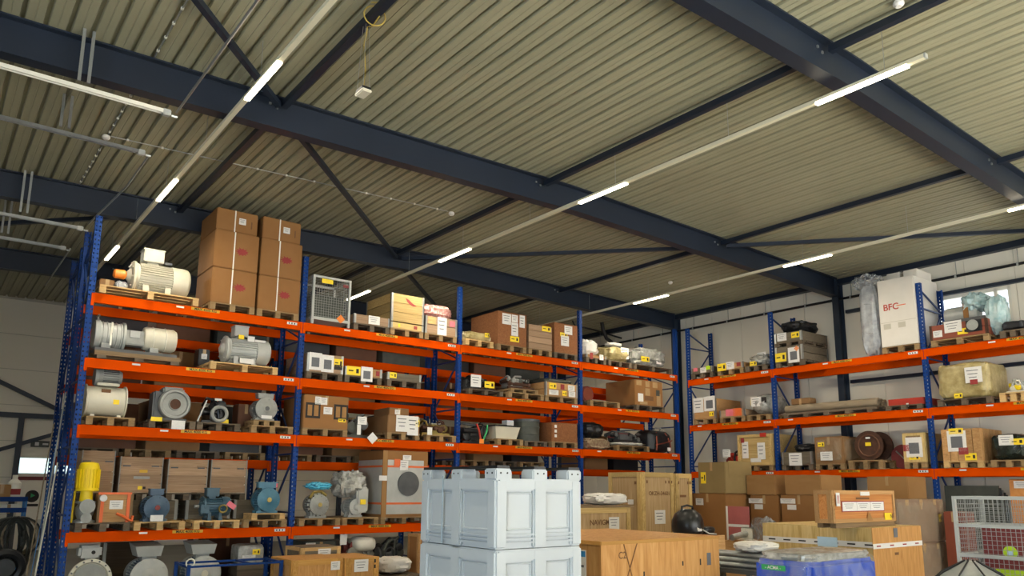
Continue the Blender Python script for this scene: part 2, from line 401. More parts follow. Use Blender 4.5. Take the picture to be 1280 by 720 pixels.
# right wall rails
zE = beam_z(XW-.2)+BD
struct(tag(MB().box((XW-.1, (YF+YBK)/2, zE-.07), (.16, YBK-YF, .14)).build('eave_beam', 'steel'), 'dark eave beam along the top of the right wall', 'beam'))
g = struct(tag(link(bpy.data.objects.new('wall_rail', None)), 'dark horizontal pipe rail high on the right wall', 'rail')); g.location = (XW-.09, 8.5, 6.45)
MB().cyl((0, -17, 0), (0, 17.4, 0), .032, n=10).build('pipe', 'black', g)
for i in range(20):
    yy = -12.6+i*1.25; U('hanger', 'grey_cast', g, (.045, yy, .22), (.012, .012, .46)); U('clip', 'grey_light', g, (0, yy, 0), (.075, .04, .075))
struct(tag(MB().box((XW-.08, (YF+9.8)/2, 6.09), (.1, 9.8-YF, .08)).build('wall_girt', 'steel'), 'dark wall girt just above the high window', 'girt'))
struct(tag(MB().box((XW-.08, (YF+9.8)/2, 4.3), (.1, 9.8-YF, .08)).build('wall_girt', 'steel'), 'dark wall girt below the high window behind the rack', 'girt'))
# back wall steelwork, window, door (seen past the left end of the racks)
for X in (-2.6, 2.3, 7.2, 12.2): struct(tag(MB().box((X, YBK-.12, (FL+3.5)/2), (.14, .14, 3.5-FL)).build('wall_column', 'steel_column'), 'dark slim post against the back wall', 'column', 'back wall posts'))
struct(tag(MB().box(((XL+XW)/2, YBK-.12, 3.57), (XW-XL, .14, .14)).build('wall_girt', 'steel_column'), 'dark girt across the back wall', 'girt'))
struct(tag(MB().bar((-2.5, YBK-.14, 6.4), (4.9, YBK-.14, 3.0), .11).build('wall_brace', 'steel_column'), 'dark diagonal brace descending across the upper back wall', 'brace'))
struct(tag(MB().bar((-2.5, YBK-.22, .9), (4.9, YBK-.22, 3.75), .11).build('wall_brace', 'steel_column'), 'dark diagonal brace rising towards the exit sign', 'brace'))
w2 = struct(tag(link(bpy.data.objects.new('window_2', None)), 'small wide window above the door in the back wall', 'window')); w2.location = (3.05, YBK-.03, 1.9)
for c, s in (((0, 0, .02), (1.44, .06, .05)), ((0, 0, .5), (1.44, .06, .05)), ((-.7, 0, .26), (.05, .06, .5)), ((.7, 0, .26), (.05, .06, .5))): U('window_frame', 'whitemetal', w2, c, s)
emit('daylit', 'cfe6ea', 1.5); U('pane', 'daylit', w2, (0, .02, .26), (1.36, .012, .44))
d1 = struct(tag(link(bpy.data.objects.new('door_1', None)), 'cream door with a round dark sign in the back wall', 'door')); d1.location = (3.02, YBK-.05, FL)
U('door_leaf', 'wall', d1, (0, 0, .97), (1.15, .06, 1.94)); U('door_frame', 'darkred', d1, (0, 0, 2.0), (1.4, .08, .1)); U('door_frame', 'wall_ridge', d1, (-.64, 0, .97), (.1, .08, 1.94)); U('door_frame', 'wall_ridge', d1, (.64, 0, .97), (.1, .08, 1.94))
U('lower_panel', 'wall_ridge', d1, (0, -.035, .5), (.9, .012, .7))
sg = MB().lathe([(.17, 0), (.17, .012)], (0, 0, 0), (0, -1, 0), 24).build('round_sign', 'ink', d1, loc=(-.24, -.035, 1.5))
MB().lathe([(.07, 0), (.07, .006)], (0, -.012, .02), (0, -1, 0), 3).build('sign_symbol', 'green_label', sg); U('sign_caption', 'ink', d1, (-.24, -.035, 1.25), (.34, .01, .07))
ex = tag(link(bpy.data.objects.new('exit_sign', None)), 'small dark exit sign high on the back wall', 'sign'); ex.location = (2.85, YBK-.06, 2.7)
U('plate', 'greenish', ex, (0, 0, .08), (.5, .04, .18)); U('pictogram', 'paper', ex, (-.1, -.022, .08), (.1, .006, .1)); U('pictogram', 'paper', ex, (.11, -.022, .08), (.14, .006, .05))
# ------------------------------------------------------------------ light lines
LZ = 6.43
def light_line(X, y0, y1, lab):
    r = tag(link(bpy.data.objects.new('light_line', None)), lab, 'lamp'); r.location = (X, y0, LZ)
    MB().box((0, (y1-y0)/2, .03), (.062, y1-y0, .05)).build('housing', 'lamp_off', r)
    lit = [(3.6, 4.74), (8.02, 9.12), (12.4, 13.55), (16.8, 18.0)]
    for a, b2 in lit:
        if a < y0-.1 or b2 > y1: continue
        U('lit_diffuser', 'lamp_lit', r, (0, (a+b2)/2-y0, .0), (.064, b2-a, .03))
        l = bpy.data.lights.new('lamp', 'AREA'); l.shape = 'RECTANGLE'; l.size = .1; l.size_y = b2-a; l.energy = 76; l.color = WARM
        pm = Vector((X, (a+b2)/2, LZ))-EYE; dp = pm.dot(fw); ex = CX+F_PX*pm.dot(rt)/dp; ey = CY-F_PX*pm.dot(up)/dp
        seen = dp > 0 and -20 < ex < 1310 and -20 < ey < 740
        o = bpy.data.objects.new('lamp_light' if seen else 'lamp_light_offscreen', l); link(o, r); o.location = (0, (a+b2)/2-y0, -.03)
    y = y0+.45
    while y < y1:
        ztop = beam_z(X)+BD-LZ; MB().cyl((0, y-y0, .05), (0, y-y0, ztop), .004, n=5).build('suspension_wire', 'galv', r); y += 2.2
    a = U('end_cap', 'grey_light', r, (0, -.012, .03), (.066, .02, .054))
light_line(2.793, 1.6, 23.5, 'long white suspended light line above the left end of the long rack')
light_line(8.476, 3.417, 23.5, 'long white suspended light line ending under the steel beam')
light_line(14.513, 1.6, 23.5, 'long white suspended light line nearest the right wall')
r = tag(link(bpy.data.objects.new('light_line', None)), 'short white light line running crosswise behind the long rack', 'lamp'); r.location = (14.7, 18.2, 6.25)
MB().box((1.7, 0, .03), (3.4, .06, .05)).build('housing', 'lamp_off', r)
for xx in (.3, 3.1): MB().cyl((xx, 0, .05), (xx, 0, beam_z(14.7+xx)+BD-6.25), .004, n=5).build('suspension_wire', 'galv', r)
# ------------------------------------------------------------------ ceiling services
def conduit(a, b2, nclip, lab, name='ceiling_conduit', r_=.009):
    r = tag(link(bpy.data.objects.new(name, None)), lab, 'conduit'); r.location = a
    d = Vector(b2)-Vector(a); MB().cyl((0, 0, 0), d, r_, n=6).build('pipe', 'galv', r)
    for i in range(nclip): c = d*((i+.5)/nclip); U('clip', 'whitemetal', r, c, (.032, .032, .03))
    return r
def zroof(x): return beam_z(x)+BD-.02
c1 = conduit((1.83, 12.64, zroof(2)), (7.9, 12.36, zroof(7.9)), 12, 'thin sensor conduit running across the ribs before the rack')
conduit((1.82, 4.7, zroof(1.8)), (1.82, 9.8, zroof(1.8)), 14, 'clipped thin conduit along a rib near the first tie')
conduit((1.81, 10.1, zroof(1.8)), (1.79, 15.1, zroof(1.8)), 18, 'clipped thin conduit along a rib above the crane rails')
def detector(loc, lab):
    r = tag(MB().lathe([(.05, 0), (.06, .02), (.06, .045), (.035, .07)], (0, 0, 0), (0, 0, -1), 16).build('smoke_detector', 'paper'), lab, 'detector'); r.location = loc
detector((1.78, 12.64, zroof(1.8)), 'white ceiling detector at the left end of the sensor conduit')
detector((7.98, 12.36, zroof(8)), 'white ceiling detector at the right end of the sensor conduit')
p_ = on(838, 351, 2, zroof(14)); detector((p_.x, p_.y, zroof(p_.x)), 'white ceiling detector between the right light line and the wall')
p_ = on(1123, 2, 2, zroof(8)); detector((p_.x, p_.y, zroof(p_.x)), 'white ceiling detector above the middle light line end')
# pendant sensor with its loose yellow cable
ps = tag(link(bpy.data.objects.new('pendant_sensor', None)), 'small pendant sensor hung from a roof tie by cables', 'sensor'); ps.location = (3.54, 7.37, 6.0)
MB().box((0, 0, .05), (.11, .16, .04)).build('mount', 'black', ps); MB().box((0, 0, .02), (.12, .2, .035)).build('lens', 'cream', ps, bevel=.01)
for dx, dy in ((-.04, -.07), (.04, -.07), (-.04, .08), (.04, .1)): MB().cyl((dx, dy, .06), (dx*.5, dy*.4, .93), .0035, n=5).build('suspension_wire', 'galv', ps)
pts = [(0, 0, .06), (.01, -.01, .3), (-.012, .01, .6), (.0, -.03, .83), (.02, -.12, .8), (.03, -.26, .86), (.0, -.28, 1.0), (-.05, -.2, 1.03)]
MB().tube(pts, .009, 6).build('yellow_cable', 'cable_yellow', ps)
MB().ring((0, -.2, .88), (0.3, 1, 0), .12, .008, 24, 6).build('cable_loop', 'cable_yellow', ps)
# crane rails at the left
def crane_rail(Y, z, xe, lab, xh):
    r = tag(link(bpy.data.objects.new('crane_rail', None)), lab, 'rail'); r.location = (xe, Y, z)
    L = xe-XL-.3
    mb = MB(); mb.box((-L/2, 0, .05), (L, .03, .006)); mb.box((-L/2, -.026, .025), (L, .014, .05)); mb.box((-L/2, .026, .025), (L, .014, .05)); mb.build('rail_profile', 'whitemetal' if Y < 10 else 'galv', r)
    MB().box((-.04, 0, .02), (.1, .08, .08)).build('end_stop', 'grey_light', r, bevel=.01); MB().cyl((.02, 0, .0), (.09, 0, .0), .02, n=8).build('buffer', 'galv', r)
    for x in xh:
        zt = beam_z(xe+x)+BD-z
        for q in (-.05, .05): U('hanger_strut', 'galv', r, (x+q, .02, zt/2+.06), (.035, .03, zt-.12))
    return r
crane_rail(9.66, 6.19, 2.03, 'cream crane rail hung below the roof beam', (-.96, -3.4, -6))
crane_rail(11.58, 6.38, 2.14, 'cream crane rail hung in front of the sensor conduit', (-1.02, -3.4, -6))
crane_rail(15.0, 6.1, 1.9, 'cream crane rail hung behind the rack beam', (-.9, -3.4))
crane_rail(16.7, 6.15, 1.86, 'cream crane rail hung farthest behind the rack', (-1.0, -3.4))
def pipe_run(pts, lab):
    pts = [Vector(p) for p in pts]; o = MB().tube([p-pts[0] for p in pts], .016, 8).build('steel_pipe', 'galv'); o.location = pts[0]; tag(o, lab, 'pipe')
pipe_run([(2.12, 1.5, 6.23), (2.1, 6, 6.23), (2.1, 9.62, 6.23)], 'thin grey steel pipe leading to the end of the first crane rail')
pipe_run([(2.22, 11.66, 6.42), (2.2, 13, 6.36), (1.97, 14.9, 6.2)], 'thin grey steel pipe joining two crane rail ends')
pipe_run([(1.95, 16.74, 6.19), (1.95, 20.3, 6.19)], 'thin grey steel pipe running on behind the rack')
# black suction hoses in the far right corner
def far_hose(pts, rad, lab):
    pts = [Vector(p) for p in pts]; o = MB().tube([p-pts[0] for p in pts], rad, 8).build('suction_hose', 'black'); o.location = pts[0]; tag(o, lab, 'hose')
far_hose([(17.2, 17.5, 6.955), (17.25, 17.5, 6.7), (17.4, 17.5, 6.45), (17.8, 17.5, 6.3), (18.1, 17.5, 6.3)], .06, 'curved black suction hose under the roof behind the corner')
far_hose([(16.1, 17.7, 6.9), (16.2, 17.7, 6.75), (17.0, 17.7, 6.72), (18.3, 17.7, 6.6)], .03, 'thin black pipe under the roof behind the corner')
# ================================================================== pallet racks
Yb, X0 = 14.121, 2.022
Z1, Z2, Z3, Z4, ZT = .895, 2.604, 3.704, 4.804, 6.144
Xr, YR = 16.866, 13.775
R1, R2, R3, RT = 2.102, 3.369, 4.634, 6.104
BH = .165
UPR = {}
def upright_mesh(h):
    k = round(h, 3)
    if k not in UPR:
        mb = MB(); mb.box((0, .004, h/2), (.1, .008, h)); mb.box((-.046, .045, h/2), (.008, .08, h)); mb.box((.046, .045, h/2), (.008, .08, h))
        mb.box((0, .03, .006), (.14, .12, .012))
        o = mb.build('upright', 'upright'); UPR[k] = o.data; bpy.data.objects.remove(o)
    return UPR[k]
BMS = {}
def beam_mesh(L):
    k = round(L, 3)
    if k not in BMS:
        mb = MB(); mb.box((0, 0, -BH/2), (L, .045, BH)); mb.box((0, .028, -BH+.05), (L, .02, .1)); mb.box((0, -.024, -BH+.012), (L, .008, .02)); mb.box((0, -.024, -.008), (L, .008, .016))
        o = mb.build('beam', 'orange'); BMS[k] = o.data; bpy.data.objects.remove(o)
    return BMS[k]
def rack(lab, loc, rz, xs, dep, lv, zt, marks=True, rear=None):
    r = tag(link(bpy.data.objects.new('pallet_rack', None)), lab, 'rack'); r.location = loc; r.rotation_euler = (0, 0, rz)
    zf = loc[2]; h = zt-zf
    for x in xs:
        hr = rear-zf if rear and x > 0 else h
        for y, ry in ((0, 0), (dep, math.pi)):
            o = link(bpy.data.objects.new('upright', upright_mesh(hr if y else h)), r); o.location = (x, y, 0); o.rotation_euler = (0, 0, ry)
        z = .25; k = 0
        while z < hr-.2:
            U('brace', 'blue_brace', r, (x, dep/2, z), (.03, dep-.12, .03))
            z2 = min(z+1.1, hr-.1); a = Vector((x, .08, z+.04)); b2 = Vector((x, dep-.08, z2-.04))
            if k % 2: a.y, b2.y = b2.y, a.y
            d = b2-a
            o = U('brace', 'blue_brace', r, (a+b2)/2, (.03, d.length, .03)); o.rotation_euler = (math.atan2(d.z, d.y), 0, 0)
            z += 1.1; k += 1
    for i in range(len(xs)-1):
        L = xs[i+1]-xs[i]-.1; xm = (xs[i]+xs[i+1])/2
        for z in lv:
            for front, y, ry in ((1, .022, 0), (0, dep-.022, math.pi)):
                b_ = link(bpy.data.objects.new('beam', beam_mesh(L)), r); b_.location = (xm, y, z-zf); b_.rotation_euler = (0, 0, ry)
                for s in (-1, 1): U('connector', 'orange', b_, (s*(L/2+.022), -.03, -BH/2-.03), (.045, .012, BH+.05))
                if front and marks:
                    p_ = U('load_plate', 'mark_yellow', b_, (.0, -.0285, -.034), (.5, .003, .05)); text('load_marking', 'MAX 4000 KG', .064, 'ink', b_, (.0, -.0315, -.036))
                    U('location_label', 'paper', b_, (L/2-.17, -.026, -.055), (.2, .008, .05)); U('location_label', 'paper', b_, (-L*random.uniform(.1, .4), -.026, -.04), (.13, .008, .03))
                    for q in range(3): U('barcode', 'ink', b_, (L/2-.23+q*.055, -.031, -.055), (.02, .003, .03))
    return r
rack('long orange and blue pallet rack loaded with motors and boxes', (X0, Yb, FL), 0, [0, 3.7, 7.4, 11.1, 14.8], 1.1, [Z1, Z2, Z3, Z4], ZT, rear=5.0)
rack('orange and blue pallet rack standing back to back behind the long rack', (X0, 15.44, FL), 0, [0, 3.7, 7.4, 11.1, 14.8], 1.1, [2.15, 3.5, 4.42], 5.9, marks=False, rear=4.6)
rack('orange and blue pallet rack along the right wall', (Xr, YR, FL), -math.pi/2, [0, 2.682, 6.382, 10.082], 1.1, [R1, R2, R3], RT)
# ================================================================== builders of the goods
class S:
    """a place on a rack or on the floor: centre of the base, size, turn"""
    def __init__(s, x, y, z, w, d, h, rz=0): s.x, s.y, s.z, s.w, s.d, s.h, s.rz = x, y, z, w, d, h, rz
    def up(s, dz): return S(s.x, s.y, s.z+dz, s.w, s.d, s.h-dz, s.rz)
    def off(s, dx, dy, dz=0):
        c, n = math.cos(s.rz), math.sin(s.rz); return S(s.x+dx*c-dy*n, s.y+dx*n+dy*c, s.z+dz, s.w, s.d, s.h, s.rz)
    def size(s, w=None, d=None, h=None): return S(s.x, s.y, s.z, w or s.w, d or s.d, h or s.h, s.rz)
LB = {0: FL, 1: Z1, 2: Z2, 3: Z3, 4: Z4}; LR = {0: FL, 1: R1, 2: R2, 3: R3}
def B(lv, pl, pr, pt, d=1.0, off=0.0, z=None):
    z = LB[lv]+.004 if z is None else z; Y = Yb+off
    a, b = solve_x(pl, Y, z), solve_x(pr, Y, z); h = solve_z(pt, (a+b)/2, Y)-z
    return S((a+b)/2, Y+d/2, z, b-a, d, h, 0)
def R(lv, pl, pr, pt, d=1.0, off=0.0, z=None):
    z = LR[lv]+.004 if z is None else z; X = Xr+off
    a, b = solve_y(pl, X, z), solve_y(pr, X, z); h = solve_z(pt, X, (a+b)/2)-z
    return S(X+d/2, (a+b)/2, z, a-b, d, h, -math.pi/2)
def FB(pl, pc, pr, pt, ztop=None, Y=None, z=FL):
    """axis-aligned block on the floor from its nearest vertical edge pc and the far ends of its two visible sides"""
    c = on(pc, pt, 2, ztop) if ztop is not None else on(pc, pt, 1, Y)
    w = solve_x(pr, c.y, c.z)-c.x; d = solve_y(pl, c.x, c.z)-c.y
    return S(c.x+w/2, c.y+d/2, z, w, d, c.z-z, 0)
class T:
    def __init__(t, name, label, cat, s, group=None, turn=0):
        t.o = tag(link(bpy.data.objects.new(name, None)), label, cat, group); t.s = s
        t.o.location = (s.x, s.y, s.z); t.o.rotation_euler = (0, 0, s.rz+turn); t.w, t.d, t.h = s.w, s.d, s.h
    def u(t, name, mat, c, sz, rot=None): return U(name, mat, t.o, c, sz, rot)
    def face(t, name, mat, f, u, v, w, h, th=.006, rot=0.0, d0=0.0):
        # a thin sheet on a face; u, v run 0..1 over that face
        if f == 'F': c = ((u-.5)*t.w, -t.d/2-th/2-d0, v*t.h); s = (w, th, h); r = (0, rot, 0)
        elif f == 'L': c = (-t.w/2-th/2-d0, (.5-u)*t.d, v*t.h); s = (th, w, h); r = (rot, 0, 0)
        elif f == 'R': c = (t.w/2+th/2+d0, (u-.5)*t.d, v*t.h); s = (th, w, h); r = (rot, 0, 0)
        return U(name, mat, t.o, c, s, r)
    def paper(t, u, v, w, h, f='F', d0=0.0, pic=False, rot=0.0):
        p = t.face('paper_sheet', 'paper', f, u, v, w, h, d0=d0, rot=rot)
        if pic: U('picture', 'print', p, (0, -.55, -.05), (.62, .4, .55))
        else:
            for k in range(3): U('print_line', 'print', p, (-.05, -.52, .28-.22*k), (.7-.12*k, .2, .05))
        return p
    def yellow(t, u, v, w=.2, h=.11, f='F', d0=0.0):
        p = t.face('yellow_label', 'tag_yellow', f, u, v, w, h, d0=d0); U('print_mark', 'ink', p, (.28, -.55, 0), (.2, .3, .5)); U('print_mark', 'ink', p, (-.2, -.55, .0), (.35, .3, .14)); return p
    def txt(t, s, size, u, v, mat='ink', f='F', d0=.002):
        if f == 'F': return text('lettering', s, size, mat, t.o, ((u-.5)*t.w, -t.d/2-d0, v*t.h), 0)
        if f == 'L': return text('lettering', s, size, mat, t.o, (-t.w/2-d0, (.5-u)*t.d, v*t.h), -math.pi/2)
        return text('lettering', s, size, mat, t.o, (t.w/2+d0, (u-.5)*t.d, v*t.h), math.pi/2)
PH = .14
def pallet(s, under, mat='pal_mid', w=None, d=None, h=PH, cx=0.0, group='wooden pallets on the racks', nb=3):
    """wooden pallet under a load; returns the place on top of it"""
    w = w or max(s.w, .3); d = d or s.d; q = s.off(cx, 0)
    t = T('pallet', 'wooden pallet under '+under, 'pallet', S(q.x, q.y, q.z, w, d, h, q.rz), group)
    bw = d/6.2
    for i in range(5): t.u('deck_board', mat, (0, -d/2+bw/2+i*(d-bw)/4, h-.011), (w, bw, .022))
    for i in range(nb):
        x = -w/2+.05+i*(w-.1)/(nb-1)
        t.u('stringer_board', mat, (x, 0, h-.033), (.1, d, .022))
        for j in range(3): t.u('block', mat, (x, -d/2+.06+j*(d-.12)/2, (h-.044)/2+.01), (.1, .11, h-.066))
        t.u('bottom_board', mat, (x, 0, .011), (.1, d, .022))
    return s.up(h)
def carton(s, label, mat='card', name='carton', bev=.012, tape=True, group=None, turn=0):
    t = T(name, label, 'box', s, group, turn); w, d, h = s.w, s.d, s.h
    MB().box((0, 0, h/2), (w, d, h)).build('body', mat, t.o, bevel=bev)
    for y in (-1, 1): t.u('flap', mat, (0, y*d/4, h+.002), (w*.985, d/2-.012, .005))
    if tape:
        t.u('tape', 'tape', (0, 0, h+.006), (.06 if w > d else w, d if w > d else .06, .003)); t.u('tape', 'tape', (0, -d/2-.0015, h-.09), (.06, .003, .18))
    return t
def planked(s, label, rows, mat, name='wooden_crate', post='galv', lid=False, cat='crate', th=.024, vertical=False, gap=.012, postw=.05, group=None, inner=True, turn=0):
    """box of separate boards on all sides (collars, slatted crates)"""
    t = T(name, label, cat, s, group, turn); w, d, h = s.w, s.d, s.h
    if inner: MB().box((0, 0, h*.48), (w-2*th-.01, d-2*th-.01, h*.92)).build('inner_lining', mat, t.o)
    if vertical:
        nx, ny = rows, max(2, round(rows*d/w))
        for k in range(nx):
            for y in (-1, 1): t.u('plank', mat, (-w/2+(k+.5)*w/nx, y*(d-th)/2, h/2), (w/nx-gap, th, h))
        for k in range(ny):
            for x in (-1, 1): t.u('plank', mat, (x*(w-th)/2, -d/2+(k+.5)*d/ny, h/2), (th, d/ny-gap, h))
    else:
        for k in range(rows):
            z = (k+.5)*h/rows; hh = h/rows-gap
            for y in (-1, 1): t.u('plank', mat, (0, y*(d-th)/2, z), (w, th, hh))
            for x in (-1, 1): t.u('plank', mat, (x*(w-th)/2, 0, z), (th, d-2*th, hh))
    if post:
        for x in (-1, 1):
            for y in (-1, 1): t.u('corner_post', post, (x*(w/2-postw/2+.004), y*(d/2-.004), h/2), (postw, .016, h)); t.u('corner_post', post, (x*(w/2-.004), y*(d/2-postw/2+.004), h/2), (.016, postw, h))
    if lid:
        nl = max(3, int(d/.14))
        for k in range(nl): t.u('lid_board', mat, (0, -d/2+(k+.5)*d/nl, h+.011), (w+.01, d/nl-.006, .022))
    return t
def panelled(s, label, mat, name='plywood_crate', batten=None, bw=.07, cat='crate', group=None, mid=False, top=True, bt=.02):
    """crate of sheet panels with battens along the edges"""
    t = T(name, label, cat, s, group); w, d, h = s.w, s.d, s.h; th = .016
    for y in (-1, 1): t.u('panel', mat, (0, y*(d-th)/2, h/2), (w-.002, th, h-.002))
    for x in (-1, 1): t.u('panel', mat, (x*(w-th)/2, 0, h/2), (th, d-2*th, h-.002))
    if top: t.u('lid_panel', mat, (0, 0, h-th/2), (w, d, th))
    if batten:
        for y in (-1, 1):
            for x in (-1, 1): t.u('batten', batten, (x*(w-bw)/2, y*(d/2+bt/2-.001), h/2), (bw, bt, h))
            for z in (bw/2, h-bw/2): t.u('batten', batten, (0, y*(d/2+bt/2-.001), z), (w-2*bw, bt, bw))
            if mid: t.u('batten', batten, (0, y*(d/2+bt/2-.001), h/2), (bw, bt, h-2*bw))
        for x in (-1, 1):
            for y in (-1, 1): t.u('batten', batten, (x*(w/2+bt/2-.001), y*(d-bw)/2, h/2), (bt, bw, h))
            for z in (bw/2, h-bw/2): t.u('batten', batten, (x*(w/2+bt/2-.001), 0, z), (bt, d-2*bw, bw))
    return t
def fins(mb, xa, xb, r0, r1, zc, n=30, th=.008, gap=None):
    for i in range(n):
        a = 2*math.pi*i/n
        if gap and abs((a-math.pi/2+math.pi) % (2*math.pi)-math.pi) < gap: continue
        q = Matrix.Rotation(a, 3, 'X'); mb.box(q @ Vector(((xa+xb)/2, (r0+r1)/2, 0))+Vector((0, 0, zc)), (xb-xa, r1-r0, th), q)
def motor(s, label, r, L, col='grey_cast', name='electric_motor', cat='motor', turn=0, box='top', flange=0, cowl=None, shaft=True, feet=True, zc=None, guard=None, group=None, boxsize=None, finmat=None, hub=None):
    """totally enclosed motor, axis along local x, shaft end at -x; stands on its feet"""
    t = T(name, label, cat, s, group, turn); zc = zc or r*1.22
    MB().lathe([(r*.5, -L*.36), (r*.84, -L*.36), (r*.86, L*.2), (r*.86, L*.26)], (0, 0, zc), (1, 0, 0), 36).build('stator_housing', col, t.o)
    mb = MB(); fins(mb, -L*.3, L*.2, r*.84, r*1.0, zc, max(20, int(r*130)), .009, .5 if box == 'top' else None); mb.build('cooling_fins', finmat or col, t.o)
    R_ = flange or r*1.02
    MB().lathe([(r*.25, -L*.47), (r*.35, -L*.45), (r*.5, -L*.41), (R_*.9, -L*.405), (R_, -L*.39), (R_, -L*.355), (r*.9, -L*.335), (r*.88, -L*.3)], (0, 0, zc), (1, 0, 0), 36).build('end_shield', col, t.o)
    mb = MB()
    for i in range(8):
        a = i*math.pi/4+.2; y, z = R_*.84*math.cos(a), R_*.84*math.sin(a); mb.cyl((-L*.425, y, zc+z), (-L*.395, y, zc+z), .014, n=6)
    mb.build('flange_bolts', col, t.o)
    MB().lathe([(r*1.0, L*.2), (r*1.0, L*.4), (r*.95, L*.455), (r*.78, L*.49), (r*.2, L*.5)], (0, 0, zc), (1, 0, 0), 36).build('fan_cowl', cowl or col, t.o)
    if shaft: MB().cyl((-L*.62, 0, zc), (-L*.46, 0, zc), r*.17).build('shaft', 'galv', t.o)
    if hub: MB().lathe([(r*.08, -L*.485), (r*.2, -L*.485), (r*.22, -L*.47), (r*.22, -L*.44)], (0, 0, zc), (1, 0, 0), 20).build('hub_cap', hub, t.o)
    if guard: MB().lathe([(r*.22, -L*.66), (r*.3, -L*.64), (r*.32, -L*.5), (r*.2, -L*.47)], (0, 0, zc), (1, 0, 0), 20).build('shaft_guard', guard, t.o)
    if feet:
        for x in (-.2, .14):
            mb = MB(); mb.box((x*L, 0, .02), (L*.12, r*1.9, .04)); mb.box((x*L, r*.66, zc*.3), (L*.09, .05, zc*.62)); mb.box((x*L, -r*.66, zc*.3), (L*.09, .05, zc*.62)); mb.build('foot', col, t.o)
    if box == 'top':
        bw, bd, bh = boxsize or (L*.3, r*.9, r*.55)
        MB().box((-L*.1, 0, zc+r*.92), (bw*.55, bd*.6, r*.3)).build('box_neck', col, t.o)
        b_ = MB().box((-L*.1, 0, zc+r*1.02+bh/2), (bw, bd, bh)).build('terminal_box', col, t.o, bevel=.012)
        MB().box((-L*.1, 0, zc+r*1.02+bh), (bw*1.05, bd*1.05, .02)).build('lid', col, b_)
    return t
def machine(s, label, seed, mats, name='machine_part', cat='machine', turn=0, group=None, dense=1.0):
    """compound machinery: skid, housing, cylinders with flanges, pipes and a hand wheel"""
    t = T(name, label, cat, s, group, turn); w, d, h = s.w, s.d, s.h; rn = random.Random(seed); M_ = lambda: rn.choice(mats)
    for y in (-.3, .3): t.u('skid', mats[0], (0, y*d, .03), (w*.95, .07, .06))
    hw = w*rn.uniform(.4, .55); hx = rn.uniform(-.2, .2)*w
    MB().box((hx, 0, .06+h*.26), (hw, d*.6, h*.52)).build('housing', M_(), t.o, bevel=min(.03, h*.06))
    MB().box((hx, 0, .06+h*.56), (hw*.8, d*.45, h*.1)).build('cover', M_(), t.o, bevel=.01)
    for k in range(int(3*dense)):
        r = rn.uniform(.14, .24)*min(w, h); x = rn.uniform(-.36, .36)*w; z = rn.uniform(.3, .72)*h; L = d*rn.uniform(.3, .42)
        MB().lathe([(r*.4, -L), (r*.55, -L), (r, -L+.015), (r, -L+.05), (r*.78, -L+.055), (r*.78, L*.6), (r*.9, L*.62), (r*.9, L*.7)], (x, 0, z), (0, 1, 0), 22).build('flange', M_(), t.o)
    for k in range(int(2*dense)):
        r = rn.uniform(.1, .16)*h; z = rn.uniform(.25, .8)*h; y = rn.uniform(-.35, .1)*d
        MB().lathe([(r*.5, -w*.46), (r, -w*.45), (r, -w*.36), (r*.8, -w*.35), (r*.8, w*.2), (r, w*.21), (r, w*.3)], (0, y, z), (1, 0, 0), 18).build('cylinder', M_(), t.o)
    for k in range(int(2*dense)):
        x = rn.uniform(-.4, .4)*w; x2 = rn.uniform(-.4, .4)*w; y = -d*rn.uniform(.1, .42)
        MB().tube([(x, y, h*.2), (x, y-.02, h*.6), (x*.7+x2*.3, y, h*.86), (x2, y+.06, h*.94), (x2*1.05, d*.2, h*.7)], .022+.01*rn.random(), 8).build('pipe', M_(), t.o)
    MB().ring((rn.uniform(-.3, .3)*w, -d*.4, h*rn.uniform(.5, .75)), (rn.uniform(-.4, .4), 1, .3), h*.13, .014, 20, 6).build('hand_wheel', M_(), t.o)
    return t
def wrapped(s, label, mat, seed, name='wrapped_load', cat='load', amp=.1, p=.35, fold=.03, base=True, group=None, film_=None):
    t = T(name, label, cat, s, group)
    MB().blob((0, 0, 0), (s.w*.96, s.d*.96, s.h), seed, amp, p, 40, 3.2, fold).build('wrapping', mat, t.o)
    return t
def sack(s, label, mat, seed, name='sack', p=.7, amp=.16, group=None):
    o = MB().blob((0, 0, 0), (s.w, s.d, s.h), seed, amp, p, 36, 3.2, .045).build(name, mat); o.location = (s.x, s.y, s.z); o.rotation_euler = (0, 0, s.rz)
    return tag(o, label, 'sack', group)
def drape(t, mat, d, c, seed, name='plastic_cover', amp=.16, p=.55, fold=.06):
    return MB().blob((0, 0, 0), d, seed, amp, p, 40, 3.0, fold).build(name, mat, t.o, loc=c)
def strap(t, mat, x, th=.006, w=.035, name='strap', sides=True):
    t.u(name, mat, (x, -t.d/2-th, t.h/2), (w, th, t.h+.01)); t.u(name, mat, (x, 0, t.h+th), (w, t.d+2*th, th))
def hstrap(t, mat, z, w=.04, th=.008, name='strap'):
    t.u(name, mat, (0, -t.d/2-th/2, z), (t.w+2*th, th, w)); t.u(name, mat, (-t.w/2-th/2, 0, z), (th, t.d, w)); t.u(name, mat, (t.w/2+th/2, 0, z), (th, t.d, w))
def splat(t, u, v, size=.12):
    # the printed dark red emblem: a star-like patch with a short caption
    vs = [(0, 0, 0)]; n = 22; rn = random.Random(int(u*99+v*977))
    for i in range(n):
        a = 2*math.pi*i/n; r = size*(1.0 if i % 2 else .62)*rn.uniform(.85, 1.1); vs.append((r*math.cos(a)*1.15, 0, r*math.sin(a)*.72))
    p = MB().add(vs, [(0, 1+i, 1+(i+1) % n) for i in range(n)]).build('printed_emblem', 'ink_red', t.o, loc=((u-.5)*t.w, -t.d/2-.003, v*t.h))
